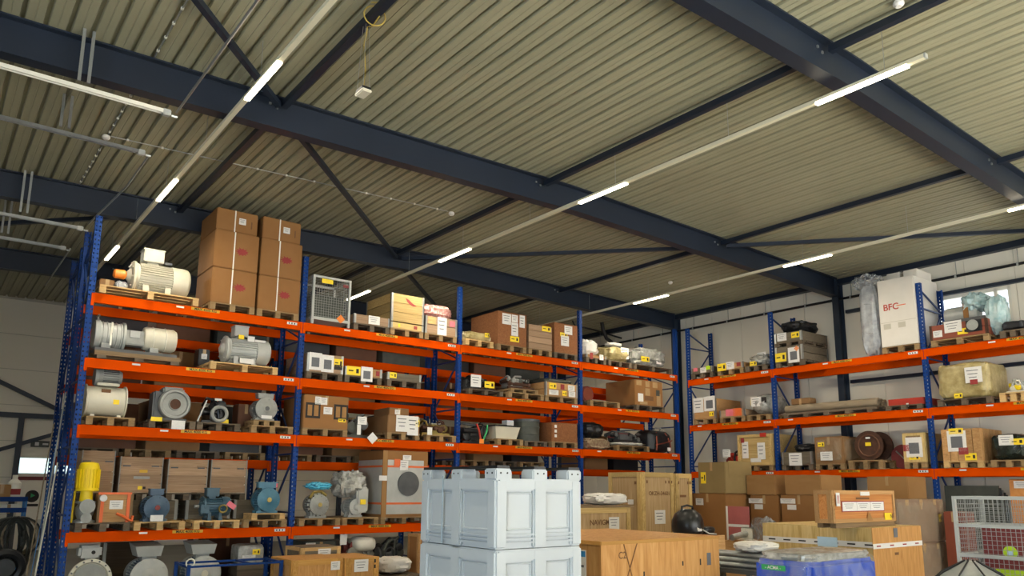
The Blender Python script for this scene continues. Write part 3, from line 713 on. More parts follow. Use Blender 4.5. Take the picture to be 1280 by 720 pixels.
def mesh_cage(s, label, name='mesh_cage', mat='grey_light', bar=.045, cell=.06, wire=.006, wmat='grey_cast', rails=(), back=True, solid_base=True, group=None):
    t = T(name, label, 'cage', s, group); w, d, h = s.w, s.d, s.h
    for x in (-1, 1):
        for y in (-1, 1): t.u('post', mat, (x*(w-bar)/2, y*(d-bar)/2, h/2), (bar, bar, h))
    for z in (bar/2+.1, h-bar/2)+tuple(rails):
        for y in (-1, 1): t.u('rail', mat, (0, y*(d-bar)/2, z), (w-2*bar, bar*.9, bar))
        for x in (-1, 1): t.u('rail', mat, (x*(w-bar)/2, 0, z), (bar*.9, d-2*bar, bar))
    t.u('base', mat, (0, 0, .1), (w, d, .03))
    for nm, ax in (('F', 0), ('B', 0), ('L', 1), ('R', 1)):
        mb = MB(); L = (w if ax == 0 else d)-bar*2; n = int(L/cell); m_ = int((h-.16)/cell)
        for i in range(1, n+1): mb.box((-L/2+i*L/(n+1), 0, (h+.1)/2), (wire, wire, h-.14))
        for j in range(1, m_+1): mb.box((0, 0, .12+j*(h-.16)/(m_+1)), (L, wire, wire))
        pos = {'F': (0, -(d-bar)/2, 0), 'B': (0, (d-bar)/2, 0), 'L': (-(w-bar)/2, 0, 0), 'R': ((w-bar)/2, 0, 0)}[nm]
        o = mb.build('wire_panel', wmat, t.o, loc=pos, rot=(0, 0, 0 if ax == 0 else math.pi/2)); o['kind'] = 'stuff'
    return t
# ================================================================== goods on the long rack
PI2 = math.pi/2
def zat(s, py, front=True):
    """height at which image row py meets the front plane of place s"""
    if abs(s.rz) < .1: return solve_z(py, s.x, s.y-s.d/2)
    return solve_z(py, s.x-s.d/2, s.y)
def tier(s, py): return S(s.x, s.y, s.z, s.w, s.d, zat(s, py)-s.z, s.rz)
def above(s, gap=.004): return S(s.x, s.y, s.z+s.h+gap, s.w, s.d, 0, s.rz)
# ---- top level, first bay
s = pallet(B(4, 124, 248, 335, 1.1, -.08), 'the cream motor with the orange shaft guard', 'pal_new')
m1 = motor(S(s.x+.17, s.y-.1, s.z+.002, 1, 1, 1), 'large cream electric motor with orange shaft guard on the top shelf', .27, 1.08, 'cream', guard='orange_plastic', boxsize=(.34, .3, .23), shaft=False, cowl='cream')
m1.u('cable_gland', 'grey_dark', (.12, -.2, .6), (.12, .05, .04))
t = carton(S(s.x-.62, s.y+.1, s.z+.002, .24, .4, .2), 'small brown carton behind the orange shaft guard', 'card_dark')
sack(S(s.x-.42, s.y-.15, s.z+.002, .2, .3, .18), 'crumpled clear plastic bag beside the small brown carton', 'grey_wrap', 3, 'plastic_bag')
t = planked(S(s.x+.5, Yb+.86, s.z+.004, .55, .3, .66), 'dark crate with a row of labels behind the cream motor', 4, 'pal_old', inner='black', post='black')
for i, (mt_, w_) in enumerate((('paper', .22), ('paper', .14), ('tag_yellow', .13))): t.face('label_strip', mt_, 'F', .2+.3*i, .9, w_, .08)
def logo_stack(pl, pr, pp, pys, which, cl):
    s = pallet(B(4, pl, pr, pp, 1.0, -.02), 'the '+which+' stack of logo cartons', 'pal_mid')
    names = ('bottom', 'middle', 'top')
    for i, py in enumerate(pys):
        q = tier(s.size(w=s.w*(1 if i < 2 else .93)), py); q = q.size(h=q.h-.004)
        if i == 2: q = q.off(-.02, .02)
        t = carton(q, '%s brown carton of the %s stack beside the %s' % (names[i], which, cl), 'card', tape=False)
        if i < 2: splat(t, .62, .5, .12)
        else:
            t.paper(.62, .55, .13, .12)
            t.face('print_mark', 'ink_brown', 'F', .85, .45, .02, .14)
        t.u('strap', 'strap_white', (-t.w*.06, -t.d/2-.005, t.h/2), (.022, .006, t.h+.003))
        s = above(q, .012)
logo_stack(262, 318, 262, (337.5, 291, 264), 'left', 'cream motor')
logo_stack(321, 373, 272, (347.5, 302, 275), 'right', 'mesh cage')
# ---- top level, second bay
s = B(4, 389, 437, 347, .8, -.04)
t = mesh_cage(s, 'grey wire mesh cage box with yellow tags on the top shelf', name='mesh_box', cell=.055, wire=.005, wmat='grey_cast')
t.face('tag', 'tag_yellow', 'F', .36, .9, .24, .09); t.face('diamond_tag', 'orange_plastic', 'F', .75, .16, .13, .13, rot=.78); t.face('red_label', 'darkred', 'F', .85, .86, .12, .06)
t.u('contents_block', 'greenish', (0, .05, .38), (t.w*.8, t.d*.7, .5))
s = pallet(B(4, 442, 487, 395, 1.1, -.02), 'the low grey collar box beside the mesh cage', 'pal_old')
t = planked(s, 'low weathered collar box with a white sheet beside the mesh cage', 1, 'wood_brownslat', 'collar_box'); t.paper(.55, .55, .26, .18)
s = pallet(B(4, 488, 529, 370, 1.15, -.06), 'the yellow wooden crate with a red bird print', 'pal_mid')
q = tier(s, 404); t = planked(q.size(h=q.h-.01), 'low pale collar box under the crate with the red bird print', 1, 'wood_yellow', 'collar_box'); t.face('print_mark', 'tag_yellow', 'F', .25, .5, .05, .07); t.face('print_mark', 'ink_red', 'F', .75, .5, .08, .07)
q2 = above(q); q2 = tier(q2, 369)
t = planked(q2, 'tall yellow wooden crate with a red bird print', 3, 'wood_yellow', 'wooden_crate')
vs = [(-.15, 0, .08), (-.06, 0, .05), (.0, 0, -.0), (.14, 0, -.07), (.04, 0, -.08), (-.04, 0, -.05), (-.1, 0, .0)]
MB().add(vs, [tuple(range(7))]).build('bird_print', 'ink_red', t.o, loc=(.08, -t.d/2-.004, t.h*.75))
s = pallet(B(4, 531, 571, 397, 1.1, -.06), 'the collar box topped by a red and white bag', 'pal_mid')
t = planked(s, 'collar box with a long white sheet under the red bag', 2, 'wood_brownslat', 'collar_box'); t.paper(.52, .5, .24, .4); t.face('label', 'tag_pink', 'F', .84, .72, .14, .13); t.face('stain', 'wood_yellow', 'F', .2, .75, .2, .16)
sack(S(s.x-.04, s.y-.1, s.z+s.h+.004, s.w*.98, .85, .3), 'crumpled red and white plastic bag on a collar box', 'red_sack', 5, 'plastic_bag', p=.6)
# ---- top level, third bay
t = carton(S(10.9, Yb+.78, Z4+.15, .5, .5, .48), 'plain grey brown carton set back behind the blue upright', 'card_dark')
s = pallet(B(4, 582, 617, 416, 1.1, -.1), 'the flat wrapped slab', 'pal_new')
t = wrapped(s.size(h=.2), 'flat wrapped slab with a yellow label on a pale pallet', 'olive_wrap', 11, amp=.06, p=.3); t.yellow(.75, .7, .12, .1)
s = pallet(B(4, 622, 658, 391, 1.1, -.05), 'the tall brown chipboard crate', 'pal_mid')
t = panelled(s, 'tall brown chipboard crate with white sheets on the top shelf', 'chip', 'chipboard_crate')
for u_, v_, w_, h_ in ((.3, .78, .26, .26), (.58, .83, .18, .18), (.84, .78, .16, .3), (.58, .5, .2, .32)): t.paper(u_, v_, w_, h_)
t.yellow(.58, .2, .26, .13)
s = pallet(B(4, 661, 690, 407, 1.1, -.05), 'the slatted wooden crate with one yellow tag', 'pal_mid')
t = planked(s, 'slatted wooden crate with one yellow tag between two chipboard crates', 4, 'wood_brownslat', 'wooden_crate', post=None); t.yellow(.75, .9, .28, .13)
s = pallet(B(4, 693, 722, 405, 1.1, -.05), 'the narrow chipboard crate', 'pal_old')
t = panelled(s, 'narrow brown chipboard crate with two white sheets', 'chip', 'chipboard_crate'); t.paper(.6, .8, .26, .22); t.paper(.45, .42, .26, .26); t.yellow(.4, .62, .24, .1)
# ---- top level, fourth bay
s = pallet(B(4, 733, 758, 444, 1.1, -.05), 'the open box of fittings', 'pal_old')
t = planked(s, 'open box of fittings with a white bag on top', 2, 'wood_crate', 'collar_box'); t.face('red_label', 'ink_red', 'F', .25, .5, .1, .16); t.paper(.75, .45, .14, .14)
sack(S(s.x, s.y-.1, s.z+s.h+.004, s.w*.9, .6, .46), 'crumpled white bag standing on the open box of fittings', 'white_sack', 8, p=.75)
s = pallet(B(4, 761, 790, 446, 1.1, -.05), 'the pale bundle with a white sheet', 'pal_old')
t = wrapped(s.size(h=.42), 'pale yellow wrapped bundle with a white sheet on the top shelf', 'olive_wrap', 14, amp=.14, p=.5); t.paper(.75, .6, .3, .3, d0=-.05)
sack(S(s.x-.05, s.y-.35, s.z+.42, .5, .3, .1), 'thin white bag lying on the pale bundle', 'white_sack', 9, 'plastic_bag')
s = pallet(B(4, 793, 840, 438, 1.1, -.05), 'the grey wrapped heap', 'pal_old')
t = wrapped(s.size(h=.55), 'grey plastic wrapped heap with a yellow label at the rack corner', 'silver_wrap', 15, amp=.2, p=.65); t.yellow(.3, .32, .32, .14, d0=-.02); t.paper(.66, .3, .2, .14, d0=-.02)
# ---- third level, first bay
s = B(3, 118, 226, 402, .95, -.04)
pb = T('wooden_skid', 'long wooden skid under the grey vacuum blower', 'skid', S(s.x, s.y, s.z, s.w, s.d, .14, 0))
for y in (-.38, .0, .38): pb.u('runner', 'wood_skid', (0, y, .1), (s.w, .12, .075))
for x in (-.5, .0, .5): pb.u('cross_beam', 'pal_old', (x*s.w*.85, 0, .03), (.14, .95, .06))
t = T('vacuum_blower', 'grey vacuum blower with strapped barrel and cylinder on a skid', 'blower', S(s.x-.02, s.y-.12, s.z+.142, 1.35, .7, .5, 0))
for y in (-.2, .2): t.u('base_rail', 'grey_dark', (0, y, .03), (1.3, .08, .06))
MB().lathe([(.1, -.68), (.24, -.66), (.25, -.62), (.25, -.58), (.22, -.57), (.22, -.24), (.25, -.23), (.25, -.19), (.16, -.18)], (0, 0, .31), (1, 0, 0), 32).build('blower_housing', 'grey_light', t.o)
mb = MB()
for k in range(5): mb.ring((-.54+k*.07, 0, .31), (1, 0, 0), .222, .012, 28, 6)
mb.build('housing_ribs', 'grey_light', t.o); U('strap', 'strap_white', t.o, (-.42, -.222, .31), (.03, .012, .4))
MB().box((-.02, 0, .3), (.34, .26, .26)).build('gear_box', 'grey_cast', t.o, bevel=.02); MB().box((-.04, -.14, .36), (.16, .03, .12)).build('inspection_cover', 'grey_light', t.o, bevel=.005)
MB().lathe([(.1, .1), (.19, .12), (.21, .16), (.21, .6), (.18, .65), (.08, .67)], (0, 0, .33), (1, 0, 0), 32).build('barrel', 'cream', t.o)
for x in (.26, .46): MB().ring((x, 0, .33), (1, 0, 0), .212, .01, 28, 6).build('strap', 'strap_white', t.o)
for x in (-.48, .28): t.u('saddle', 'grey_cast', (x, 0, .1), (.14, .36, .1))
MB().tube([(-.6, 0, .55), (-.62, 0, .62), (-.6, -.04, .64)], .02).build('lifting_eye', 'galv', t.o)
s = pallet(B(3, 263, 347, 409, 1.1, -.06), 'the silver grey motor with labels', 'pal_new')
t = motor(S(s.x+.08, s.y-.15, s.z+.002, 1, 1, 1), 'silver grey electric motor with a labelled terminal box', .25, .95, 'grey_light', boxsize=(.26, .24, .2), shaft=False)
t.u('label_strip', 'paper', (.06, -.2, .52), (.13, .02, .1)); t.u('label_strip', 'tag_yellow', (-.12, -.18, .54), (.1, .02, .08)); t.u('label_strip', 'paper', (.24, -.18, .5), (.2, .02, .04)); t.u('name_plate', 'paper', (-.02, -.28, .08), (.26, .01, .09))
t = carton(S(s.x-.56, Yb+.75, Z3+.15, .2, .3, .3), 'small black box with a white sticker beside the silver motor', 'black'); t.paper(.5, .55, .1, .1)
# ---- third level, second bay
s = pallet(B(3, 383, 428, 443, 1.1, -.05), 'the box with two picture sheets', 'pal_old')
t = planked(s, 'wooden box with two picture sheets and a yellow label', 2, 'wood_brownslat', 'collar_box'); t.paper(.22, .56, .26, .34, pic=True); t.paper(.56, .5, .26, .34, pic=True); t.yellow(.86, .6, .19, .16); t.face('black_label', 'ink', 'F', .86, .36, .17, .1)
s = pallet(B(3, 431, 477, 460, 1.1, -.05), 'the low box with a hanging picture sheet', 'pal_old')
t = planked(s, 'low wooden box with yellow label and hanging picture sheet', 1, 'wood_crate', 'collar_box'); t.yellow(.22, .55, .3, .18); t.paper(.58, .3, .26, .3, pic=True); t.face('red_print', 'ink_red', 'F', .88, .5, .08, .1)
s = pallet(B(3, 484, 526, 467, 1.1, -.05), 'the flat grey collar box', 'pal_old')
t = planked(s, 'flat grey weathered collar box with a small yellow tag', 1, 'wood_grey', 'collar_box'); t.yellow(.16, .6, .16, .12)
# ---- third level, third bay
s = pallet(B(3, 586, 629, 474, 1.1, -.08), 'the black parts with a yellow label', 'pal_old', h=.12)
t = machine(s.size(d=.8, h=.36), 'black machine parts with white sheet and yellow label on a low pallet', 31, ['black', 'grey_dark', 'black'], 'machine_parts'); t.paper(.28, .55, .28, .28, d0=.03); t.yellow(.68, .4, .28, .15, d0=.03)
s = pallet(B(3, 636, 680, 471, 1.1, -.06), 'the small pallet of rusty pipe fittings', 'pal_mid')
s = pallet(S(s.x, s.y-.1, s.z+.002, s.w*.78, .75, .5, 0), 'the rusty pipe fittings, small upper pallet', 'pal_mid', h=.1)
t = machine(s.size(h=.34), 'rusty pipe fittings and grey valve on two stacked pallets', 32, ['rust', 'grey_cast', 'greenish'], 'pipe_fitting')
s = pallet(B(3, 682, 722, 476, 1.1, -.06), 'the white labelled box under a grey sheet', 'pal_mid')
t = planked(s.size(h=.34), 'box covered in yellow and white labels under a grey sheet', 2, 'wood_crate', 'collar_box')
t.yellow(.22, .72, .22, .14); t.face('red_label', 'ink_red', 'F', .52, .72, .12, .13); t.paper(.8, .7, .22, .14); t.paper(.25, .26, .3, .12); t.yellow(.58, .26, .14, .12); t.paper(.82, .26, .22, .14)
drape(t, 'greenish', (s.w*.98, .9, .12), (0, 0, .34), 4, 'cover_sheet', .1, .4, .02)
# ---- third level, fourth bay
s = pallet(B(3, 738, 775, 500, 1.1, -.06), 'the round dark drum lid', 'pal_mid')
t = T('drum', 'round dark red drum lying on a pallet in the last bay', 'drum', S(s.x-.1, s.y+.2, s.z+.003, .4, .4, .3, 0)); MB().lathe([(.2, -.2), (.22, -.19), (.22, -.02), (.2, 0), (.2, .18), (.22, .2)], (0, 0, .22), (0, 1, 0), 24).build('shell', 'darkred', t.o); MB().lathe([(.17, 0), (.17, .01)], (0, -.2, .22), (0, -1, 0), 24).build('lid', 'redbrown', t.o)
s = pallet(B(3, 796, 831, 476, 1.1, -.06), 'the big brown carton covered in labels', 'pal_old')
s = S(s.x-.02, s.y+.04, s.z, s.w*1.0, 1.1, s.h, 0)
t = carton(s, 'big brown carton covered in shipping labels in the last bay', 'card')
for u_, v_, w_, h_, m_ in ((.15, .88, .2, .14, 'tape'), (.45, .86, .16, .16, 'tape'), (.72, .86, .2, .16, 'tape'), (.2, .3, .2, .22, 'paper'), (.45, .55, .18, .2, 'tape'), (.5, .3, .34, .12, 'ink_brown'), (.82, .55, .14, .16, 'greenish'), (.84, .28, .16, .34, 'tape'), (.3, .1, .3, .08, 'tape')): t.face('shipping_label', m_, 'F', u_, v_, w_, h_)
# ---- second level, first bay
s = pallet(B(2, 107, 168, 473, 1.0, -.06), 'the cream axial fan', 'pal_mid')
t = T('axial_fan', 'cream axial fan casing with a grey motor on top', 'fan', S(s.x-.06, s.y-.1, s.z+.003, .62, .6, .55, 0))
MB().lathe([(.27, -.31), (.275, -.31), (.275, -.29), (.245, -.28), (.245, .28), (.275, .29), (.275, .31), (.2, .31), (.2, -.2), (.24, -.3)], (0, 0, .28), (1, 0, 0), 40).build('casing', 'cream', t.o)
MB().lathe([(.2, -.3), (.21, -.29), (.08, -.22)], (0, 0, .28), (1, 0, 0), 30).build('inlet', 'grey_dark', t.o)
MB().box((.02, 0, .56), (.34, .28, .05)).build('motor_seat', 'cream', t.o, bevel=.008)
MB().lathe([(.06, -.2), (.12, -.19), (.13, -.1), (.13, .14), (.1, .2), (.03, .21)], (.03, 0, .7), (1, 0, 0), 26).build('motor', 'grey_cast', t.o); MB().lathe([(.16, -.22), (.16, -.17), (.1, -.16)], (.03, 0, .7), (1, 0, 0), 26).build('pulley_guard', 'grey_cast', t.o)
mb = MB(); fins(mb, -.1, .14, .12, .15, .7, 22, .006); mb.build('cooling_fins', 'grey_dark', t.o, loc=(.03, 0, 0))
for x in (-.2, .2): t.u('foot', 'cream', (x, 0, .02), (.06, .5, .04))
t.u('yellow_label', 'tag_yellow', (.14, -.24, .26), (.09, .02, .08)); t.u('name_plate', 'ink_brown', (-.02, -.2, .44), (.14, .02, .06))
t = carton(S(X0+.22, Yb+.72, Z2+.15, .16, .3, .4), 'narrow yellow and blue box behind the axial fan', 'tag_yellow')
s = pallet(B(2, 186, 244, 490, 1.0, -.04), 'the round grey pump volute', 'pal_old')
t = T('pump_volute', 'round grey cast pump volute facing the aisle on a dark pallet', 'pump', S(s.x, s.y-.2, s.z+.003, .6, .5, .6, 0))
MB().lathe([(.06, -.2), (.1, -.2), (.11, -.17), (.2, -.16), (.215, -.2), (.25, -.2), (.27, -.17), (.27, -.1), (.25, -.02), (.2, .1), (.1, .16)], (.04, 0, .29), (0, 1, 0), 40).build('volute', 'grey_cast', t.o)
MB().lathe([(.09, 0), (.09, .012)], (.04, -.19, .29), (0, -1, 0), 20).build('bore', 'rust', t.o)
MB().box((.02, .02, .53), (.36, .3, .12)).build('discharge', 'grey_cast', t.o, bevel=.03); MB().box((-.2, .08, .26), (.2, .34, .5)).build('bracket', 'grey_dark', t.o, bevel=.03); t.u('foot', 'grey_dark', (.0, .0, .02), (.5, .36, .04))
t.u('white_tag', 'paper', (.08, -.345, -.08), (.22, .01, .15)); t.u('yellow_label', 'tag_yellow', (-.28, -.345, -.0), (.18, .01, .07))
s = pallet(B(2, 246, 300, 495, 1.0, -.04), 'the black pump with a lever', 'pal_old')
t = machine(s.size(w=.46, d=.5, h=.5), 'black pump with a round ring flange and a lever', 35, ['black', 'blackplastic'], 'pump', 'pump')
MB().ring((.06, -.27, .18), (0, 1, 0), .13, .035, 28, 8).build('front_ring', 'grey_cast', t.o); MB().bar((-.3, -.2, .03), (-.16, -.18, .42), .025).build('lever', 'galv', t.o); t.u('label', 'paper', (.02, -.27, .44), (.12, .01, .04))
t.u('yellow_label', 'tag_yellow', (.16, -.27, .05), (.14, .01, .07))
t = carton(S(4.92, Yb+.72, Z2+.15, .3, .34, .42), 'small dark brown carton between black pump and grey motor', 'brownbox')
s = pallet(B(2, 314, 366, 493, 1.0, -.04), 'the small pallet of the flange facing grey motor', 'pal_mid')
s = pallet(S(s.x-.1, s.y-.2, s.z+.002, .5, .5, .5, 0), 'the flange facing grey motor, small upper pallet', 'pal_mid', h=.1)
t = motor(s.up(.002), 'blue grey motor with its round flange facing the aisle', .19, .5, 'grey_cast', turn=PI2, flange=.21, boxsize=(.16, .3, .09), shaft=False, hub='grey_dark', zc=.22)
t.u('name_plate', 'paper', (-.22, 0, .06), (.01, .2, .06))
# ---- second level, second bay
s = pallet(B(2, 378, 434, 495, 1.05, -.06), 'the carton with black window labels', 'pal_mid')
t = carton(s, 'brown carton with black window labels and yellow sticker', 'card')
for u_ in (.2, .83):
    p = t.face('black_panel', 'ink', 'F', u_, .53, .3, .3); U('symbol', 'card_light', p, (-.22, -.55, 0), (.3, .3, .7)); U('symbol', 'card_light', p, (.22, -.55, 0), (.3, .3, .7))
t.paper(.3, .84, .12, .15); t.paper(.43, .83, .14, .14); t.paper(.53, .55, .18, .14); t.yellow(.86, .28, .16, .07)
s = B(2, 437, 470, 516, .9, -.02)
t = machine(s.size(h=.52), 'dark green grey machine with a white diamond tag', 41, ['greenish', 'rust', 'grey_dark'], 'machine_unit'); t.face('diamond_tag', 'paper', 'F', .78, .0, .17, .17, rot=.78, d0=.09); t.paper(.42, .66, .2, .16, d0=.03); t.face('white_tag', 'paper', 'F', .3, .3, .08, .2, d0=.04)
s = pallet(B(2, 484, 524, 507, 1.05, -.08), 'the carton plastered with white sheets', 'pal_mid')
q = tier(s, 520); t = carton(q, 'wrapped carton plastered with white sheets', 'card_dark'); t.paper(.45, .55, .3, .34); t.paper(.78, .45, .26, .4); t.yellow(.92, .6, .1, .14)
t = carton(S(q.x-.02, q.y, q.z+q.h+.012, q.w*.62, .7, .16), 'small carton on the carton plastered with white sheets', 'card_dark'); t.paper(.4, .5, .12, .1)
s = pallet(B(2, 533, 570, 526, 1.0, -.05), 'the bronze and steel fittings', 'pal_mid')
t = machine(s.size(d=.8, h=.36), 'cluster of bronze and steel fittings near the blue upright', 43, ['brass', 'grey_cast', 'rust'], 'pipe_fitting'); t.face('white_tag', 'paper', 'F', .1, .2, .12, .16, d0=.1)
# ---- second level, third bay
s = B(2, 582, 617, 522, .9, -.02)
t = machine(s.size(h=.5), 'black machine with red and green straps', 45, ['black', 'grey_dark', 'black'], 'machine_unit')
MB().tube([(.0, -.5, .02), (-.06, -.5, .3), (-.1, -.45, .44)], .022).build('red_strap', 'red', t.o); MB().tube([(.04, -.5, .02), (.16, -.5, .3), (.2, -.45, .42)], .02).build('green_strap', 'green_label', t.o); t.u('tag', 'orange_plastic', (0, -.52, .05), (.12, .01, .1))
s = pallet(B(2, 622, 654, 532, 1.0, -.05), 'the cream tray with a black rim', 'pal_mid')
mb = MB(); w, d, h = s.w*.98, .8, .3
vs = [(-w*.4, -d*.42, 0), (w*.4, -d*.42, 0), (w*.4, d*.42, 0), (-w*.4, d*.42, 0), (-w/2, -d/2, h), (w/2, -d/2, h), (w/2, d/2, h), (-w/2, d/2, h), (-w*.47, -d*.46, h), (w*.47, -d*.46, h), (w*.47, d*.46, h), (-w*.47, d*.46, h), (-w*.38, -d*.4, .03), (w*.38, -d*.4, .03), (w*.38, d*.4, .03), (-w*.38, d*.4, .03)]
fs = [(3, 2, 1, 0)]
for a in range(3):
    for i in range(4): j = (i+1) % 4; fs.append((a*4+i, a*4+j, a*4+4+j, a*4+4+i))
fs.append((12, 13, 14, 15))
t = T('tray', 'cream flared tray with a black rim on a pallet', 'tray', S(s.x, s.y, s.z+.002, w, d, h, 0)); mb.add(vs, fs).build('tub', 'cream', t.o)
for y in (-1, 1): t.u('rim', 'black', (0, y*d*.49, h), (w, .03, .03))
for x in (-1, 1): t.u('rim', 'black', (x*w*.49, 0, h), (.03, d, .03))
t.u('instrument', 'grey_dark', (.1, 0, .2), (.3, .4, .3)); t.u('white_box', 'paper', (.22, -.1, .4), (.2, .2, .12))
s = pallet(B(2, 656, 684, 527, 1.0, -.05), 'the dark green grey drum', 'pal_old', h=.12)
t = T('drum', 'dark green grey steel drum with a clamped lid', 'drum', S(s.x-.02, s.y-.15, s.z+.002, s.w, s.w, .5, 0)); r = s.w*.46; MB().lathe([(r, 0), (r, .15), (r*1.03, .16), (r, .18), (r, .32), (r*1.03, .34), (r, .36), (r, .5)], n=32).build('shell', 'greenish', t.o); MB().lathe([(r*1.05, .47), (r*1.05, .52), (r*.9, .53)], n=32).build('lid', 'grey_dark', t.o)
s = pallet(B(2, 690, 722, 529, 1.0, -.05), 'the brown box with three white stickers', 'pal_mid')
t = carton(s, 'brown box with three white stickers in a column', 'chip', tape=False)
for v_ in (.3, .55, .8): t.face('sticker', 'paper', 'F', .14, v_, .07, .07)
# ---- second level, fourth bay
s = B(2, 733, 766, 540, .9, -.02)
sack(s.size(h=.3), 'patterned flower sack lying under a black bag', 'flower_sack', 21, p=.5); sack(S(s.x+.05, s.y+.05, s.z+.305, s.w*.85, .7, .42, 0), 'black bag piled on the patterned flower sack', 'black', 22, p=.8)
s = pallet(B(2, 771, 812, 534, 1.0, -.05), 'the low black machine on a cloth', 'pal_mid')
sack(S(s.x, s.y-.1, s.z+.002, s.w*.95, .9, .09, 0), 'grey brown cloth spread on the pallet of the black machine', 'white_sack', 23, 'cloth'); t = machine(S(s.x, s.y-.05, s.z+.095, s.w*.92, .75, .3, 0), 'low black machine resting on a cloth in the corner bay', 47, ['black', 'grey_dark', 'darkred'], 'machine_unit')
s = B(2, 815, 846, 535, .9, -.05)
t = T('equipment_bag', 'black equipment bag with red straps in the corner bay', 'bag', s.size(h=.62)); MB().blob((0, 0, 0), (s.w*.98, .8, .62), 24, .1, .6, 36, 2.5, .02).build('body', 'black', t.o)
for x in (-.3, .28): MB().tube([(x*s.w, -.44, .05), (x*s.w*.9, -.43, .3), (x*s.w*.6, -.33, .55)], .018).build('red_strap', 'redbrown', t.o)
MB().tube([(-.32*s.w, -.43, .2), (0, -.45, .26), (.34*s.w, -.43, .34)], .015).build('red_strap', 'redbrown', t.o); t.u('white_tag', 'paper', (.2, -.44, .1), (.12, .02, .09)); MB().tube([(-.1, -.1, .6), (-.05, -.2, .68), (.15, -.2, .68), (.2, -.1, .6)], .02).build('handle', 'silver_wrap', t.o)
# ---- first level, first bay: four crates stacked behind pumps and motors
spots = [(93, 162, 'the yellow pump'), (167, 231, 'the slate blue motor'), (242, 299, 'the dark teal motor with a pink tag'), (304, 358, 'the sea blue motor')]
ups = [(97, 139, 563), (146, 200, 571), (207, 257, 574), (261, 306, 575)]
desc = ['above the yellow pump', 'with orange print above the orange strapped box', 'above the slate blue motor', 'near the sea blue motor']
for i, ((pl, pr, nm), (ul, ur, ut)) in enumerate(zip(spots, ups)):
    s = pallet(B(1, pl, pr, 600, 1.15, -.08), nm+' on the lowest beam', ['pal_old', 'pal_new', 'pal_new', 'pal_mid'][i])
    q = S(s.x, Yb+.77, s.z+.002, min(.80, s.w), .56, .34, 0)
    if i: t = planked(q, 'weathered slatted crate on the lowest beam behind '+nm, 4, 'wood_grey', 'slatted_crate', post='grey_cast'); t.yellow(.7, .75, .16, .07); t.yellow(.6, .3, .16, .07)
    else: t = planked(q, 'dark slatted crate on the lowest beam behind '+nm, 4, 'pal_old', 'slatted_crate', post='grey_cast')
    zt = q.z+q.h+.004; Yc = q.y-q.d/2; a, b = solve_x(ul, Yc, zt), solve_x(ur, Yc, zt)
    s2 = pallet(S((a+b)/2, q.y, zt, b-a, q.d, solve_z(ut, (a+b)/2, Yc)-zt, 0), 'the upper slatted crate '+desc[i], 'pal_old', h=.12)
    t = planked(s2.up(.002), 'pale brown slatted crate, upper row, '+desc[i], 4, 'wood_brownslat', 'slatted_crate', post='grey_cast', lid=False, postw=.018)
    for u_ in (.15, .82): t.face('handle', 'grey_dark', 'F', u_, .74, .12, .022, .014); t.face('slot_rim', 'wood_brownslat', 'F', u_, .79, .14, .02, .006)  # dark bars stand in for the shade inside cut hand slots
    if i == 1: t.face('print_mark', 'mark_yellow', 'F', .55, .6, .13, .05, .003); t.face('print_mark', 'grey_cast', 'F', .52, .42, .26, .045, .003); t.face('print_mark', 'tag_yellow', 'F', .5, .14, .07, .06, .003); t.face('print_mark', 'ink', 'F', .6, .14, .04, .04, .003)
zp = Z1+PH+.003
def at1(px, Y=Yb+.2): return solve_x(px, Y, zp)
t = T('vertical_pump', 'vertical pump with a yellow motor and silver casing', 'pump', S(at1(103), Yb+.1, zp, .4, .4, .9, 0))
MB().lathe([(.17, .5), (.175, .52), (.16, .56), (.155, .84), (.15, .9), (.13, .95), (.06, .97)], n=32).build('motor', 'yellow', t.o)
mb = MB()
for i in range(20): q = Matrix.Rotation(2*math.pi*i/20, 3, 'Z'); mb.box(q @ Vector((.16, 0, .7)), (.03, .008, .3), q)
mb.build('cooling_fins', 'yellow', t.o)
MB().lathe([(.1, .3), (.09, .5)], n=24).build('lantern', 'yellow', t.o); MB().lathe([(.16, .0), (.16, .03), (.1, .06), (.13, .14), (.14, .24), (.1, .3), (.15, .31), (.15, .34)], n=28).build('pump_casing', 'galv', t.o)
MB().lathe([(.05, .0), (.05, .1), (.115, .1), (.115, .13), (.06, .135)], (0, -.08, .26), (0, -1, 0), 28).build('suction_flange', 'grey_cast', t.o); MB().lathe([(.04, 0), (.04, .1), (.08, .1), (.08, .12)], (0, -.06, .08), (0, -1, 0), 20).build('drain_flange', 'grey_cast', t.o)
MB().cyl((-.17, .05, 0), (-.16, .05, .5), .018).build('support_rod', 'yellow', t.o)
t = planked(S(at1(139), Yb+.16, zp, .52, .34, .47, 0), 'open fronted wooden box with orange straps and gauge beside the yellow pump', 3, 'wood_crate', 'wooden_box', post='wood_skid', inner='wood_skid')
for x in (-.2, .19): t.u('strap', 'strap_orange', (x, -.18, .24), (.05, .012, .48))
t.u('strap', 'strap_orange', (-.02, -.18, .465), (.5, .014, .035)); t.paper(.52, .6, .2, .14); MB().lathe([(.055, 0), (.055, .02), (.045, .024)], (-.19, -.18, .39), (0, -1, 0), 20).build('gauge', 'paper', t.o); MB().tube([(.02, -.19, .14), (.12, -.2, .1), (.22, -.21, .03), (.26, -.2, .02), (.27, -.18, .1)], .022).build('hook', 'strap_orange', t.o)
t = motor(S(at1(190), Yb+.14, zp, 1, 1, 1), 'slate blue motor with a red dot on its round face', .2, .5, 'slate_motor', turn=PI2, boxsize=(.16, .22, .1), shaft=False, hub='darkred', zc=.23); t.u('name_plate', 'paper', (-.24, 0, .06), (.01, .2, .1))
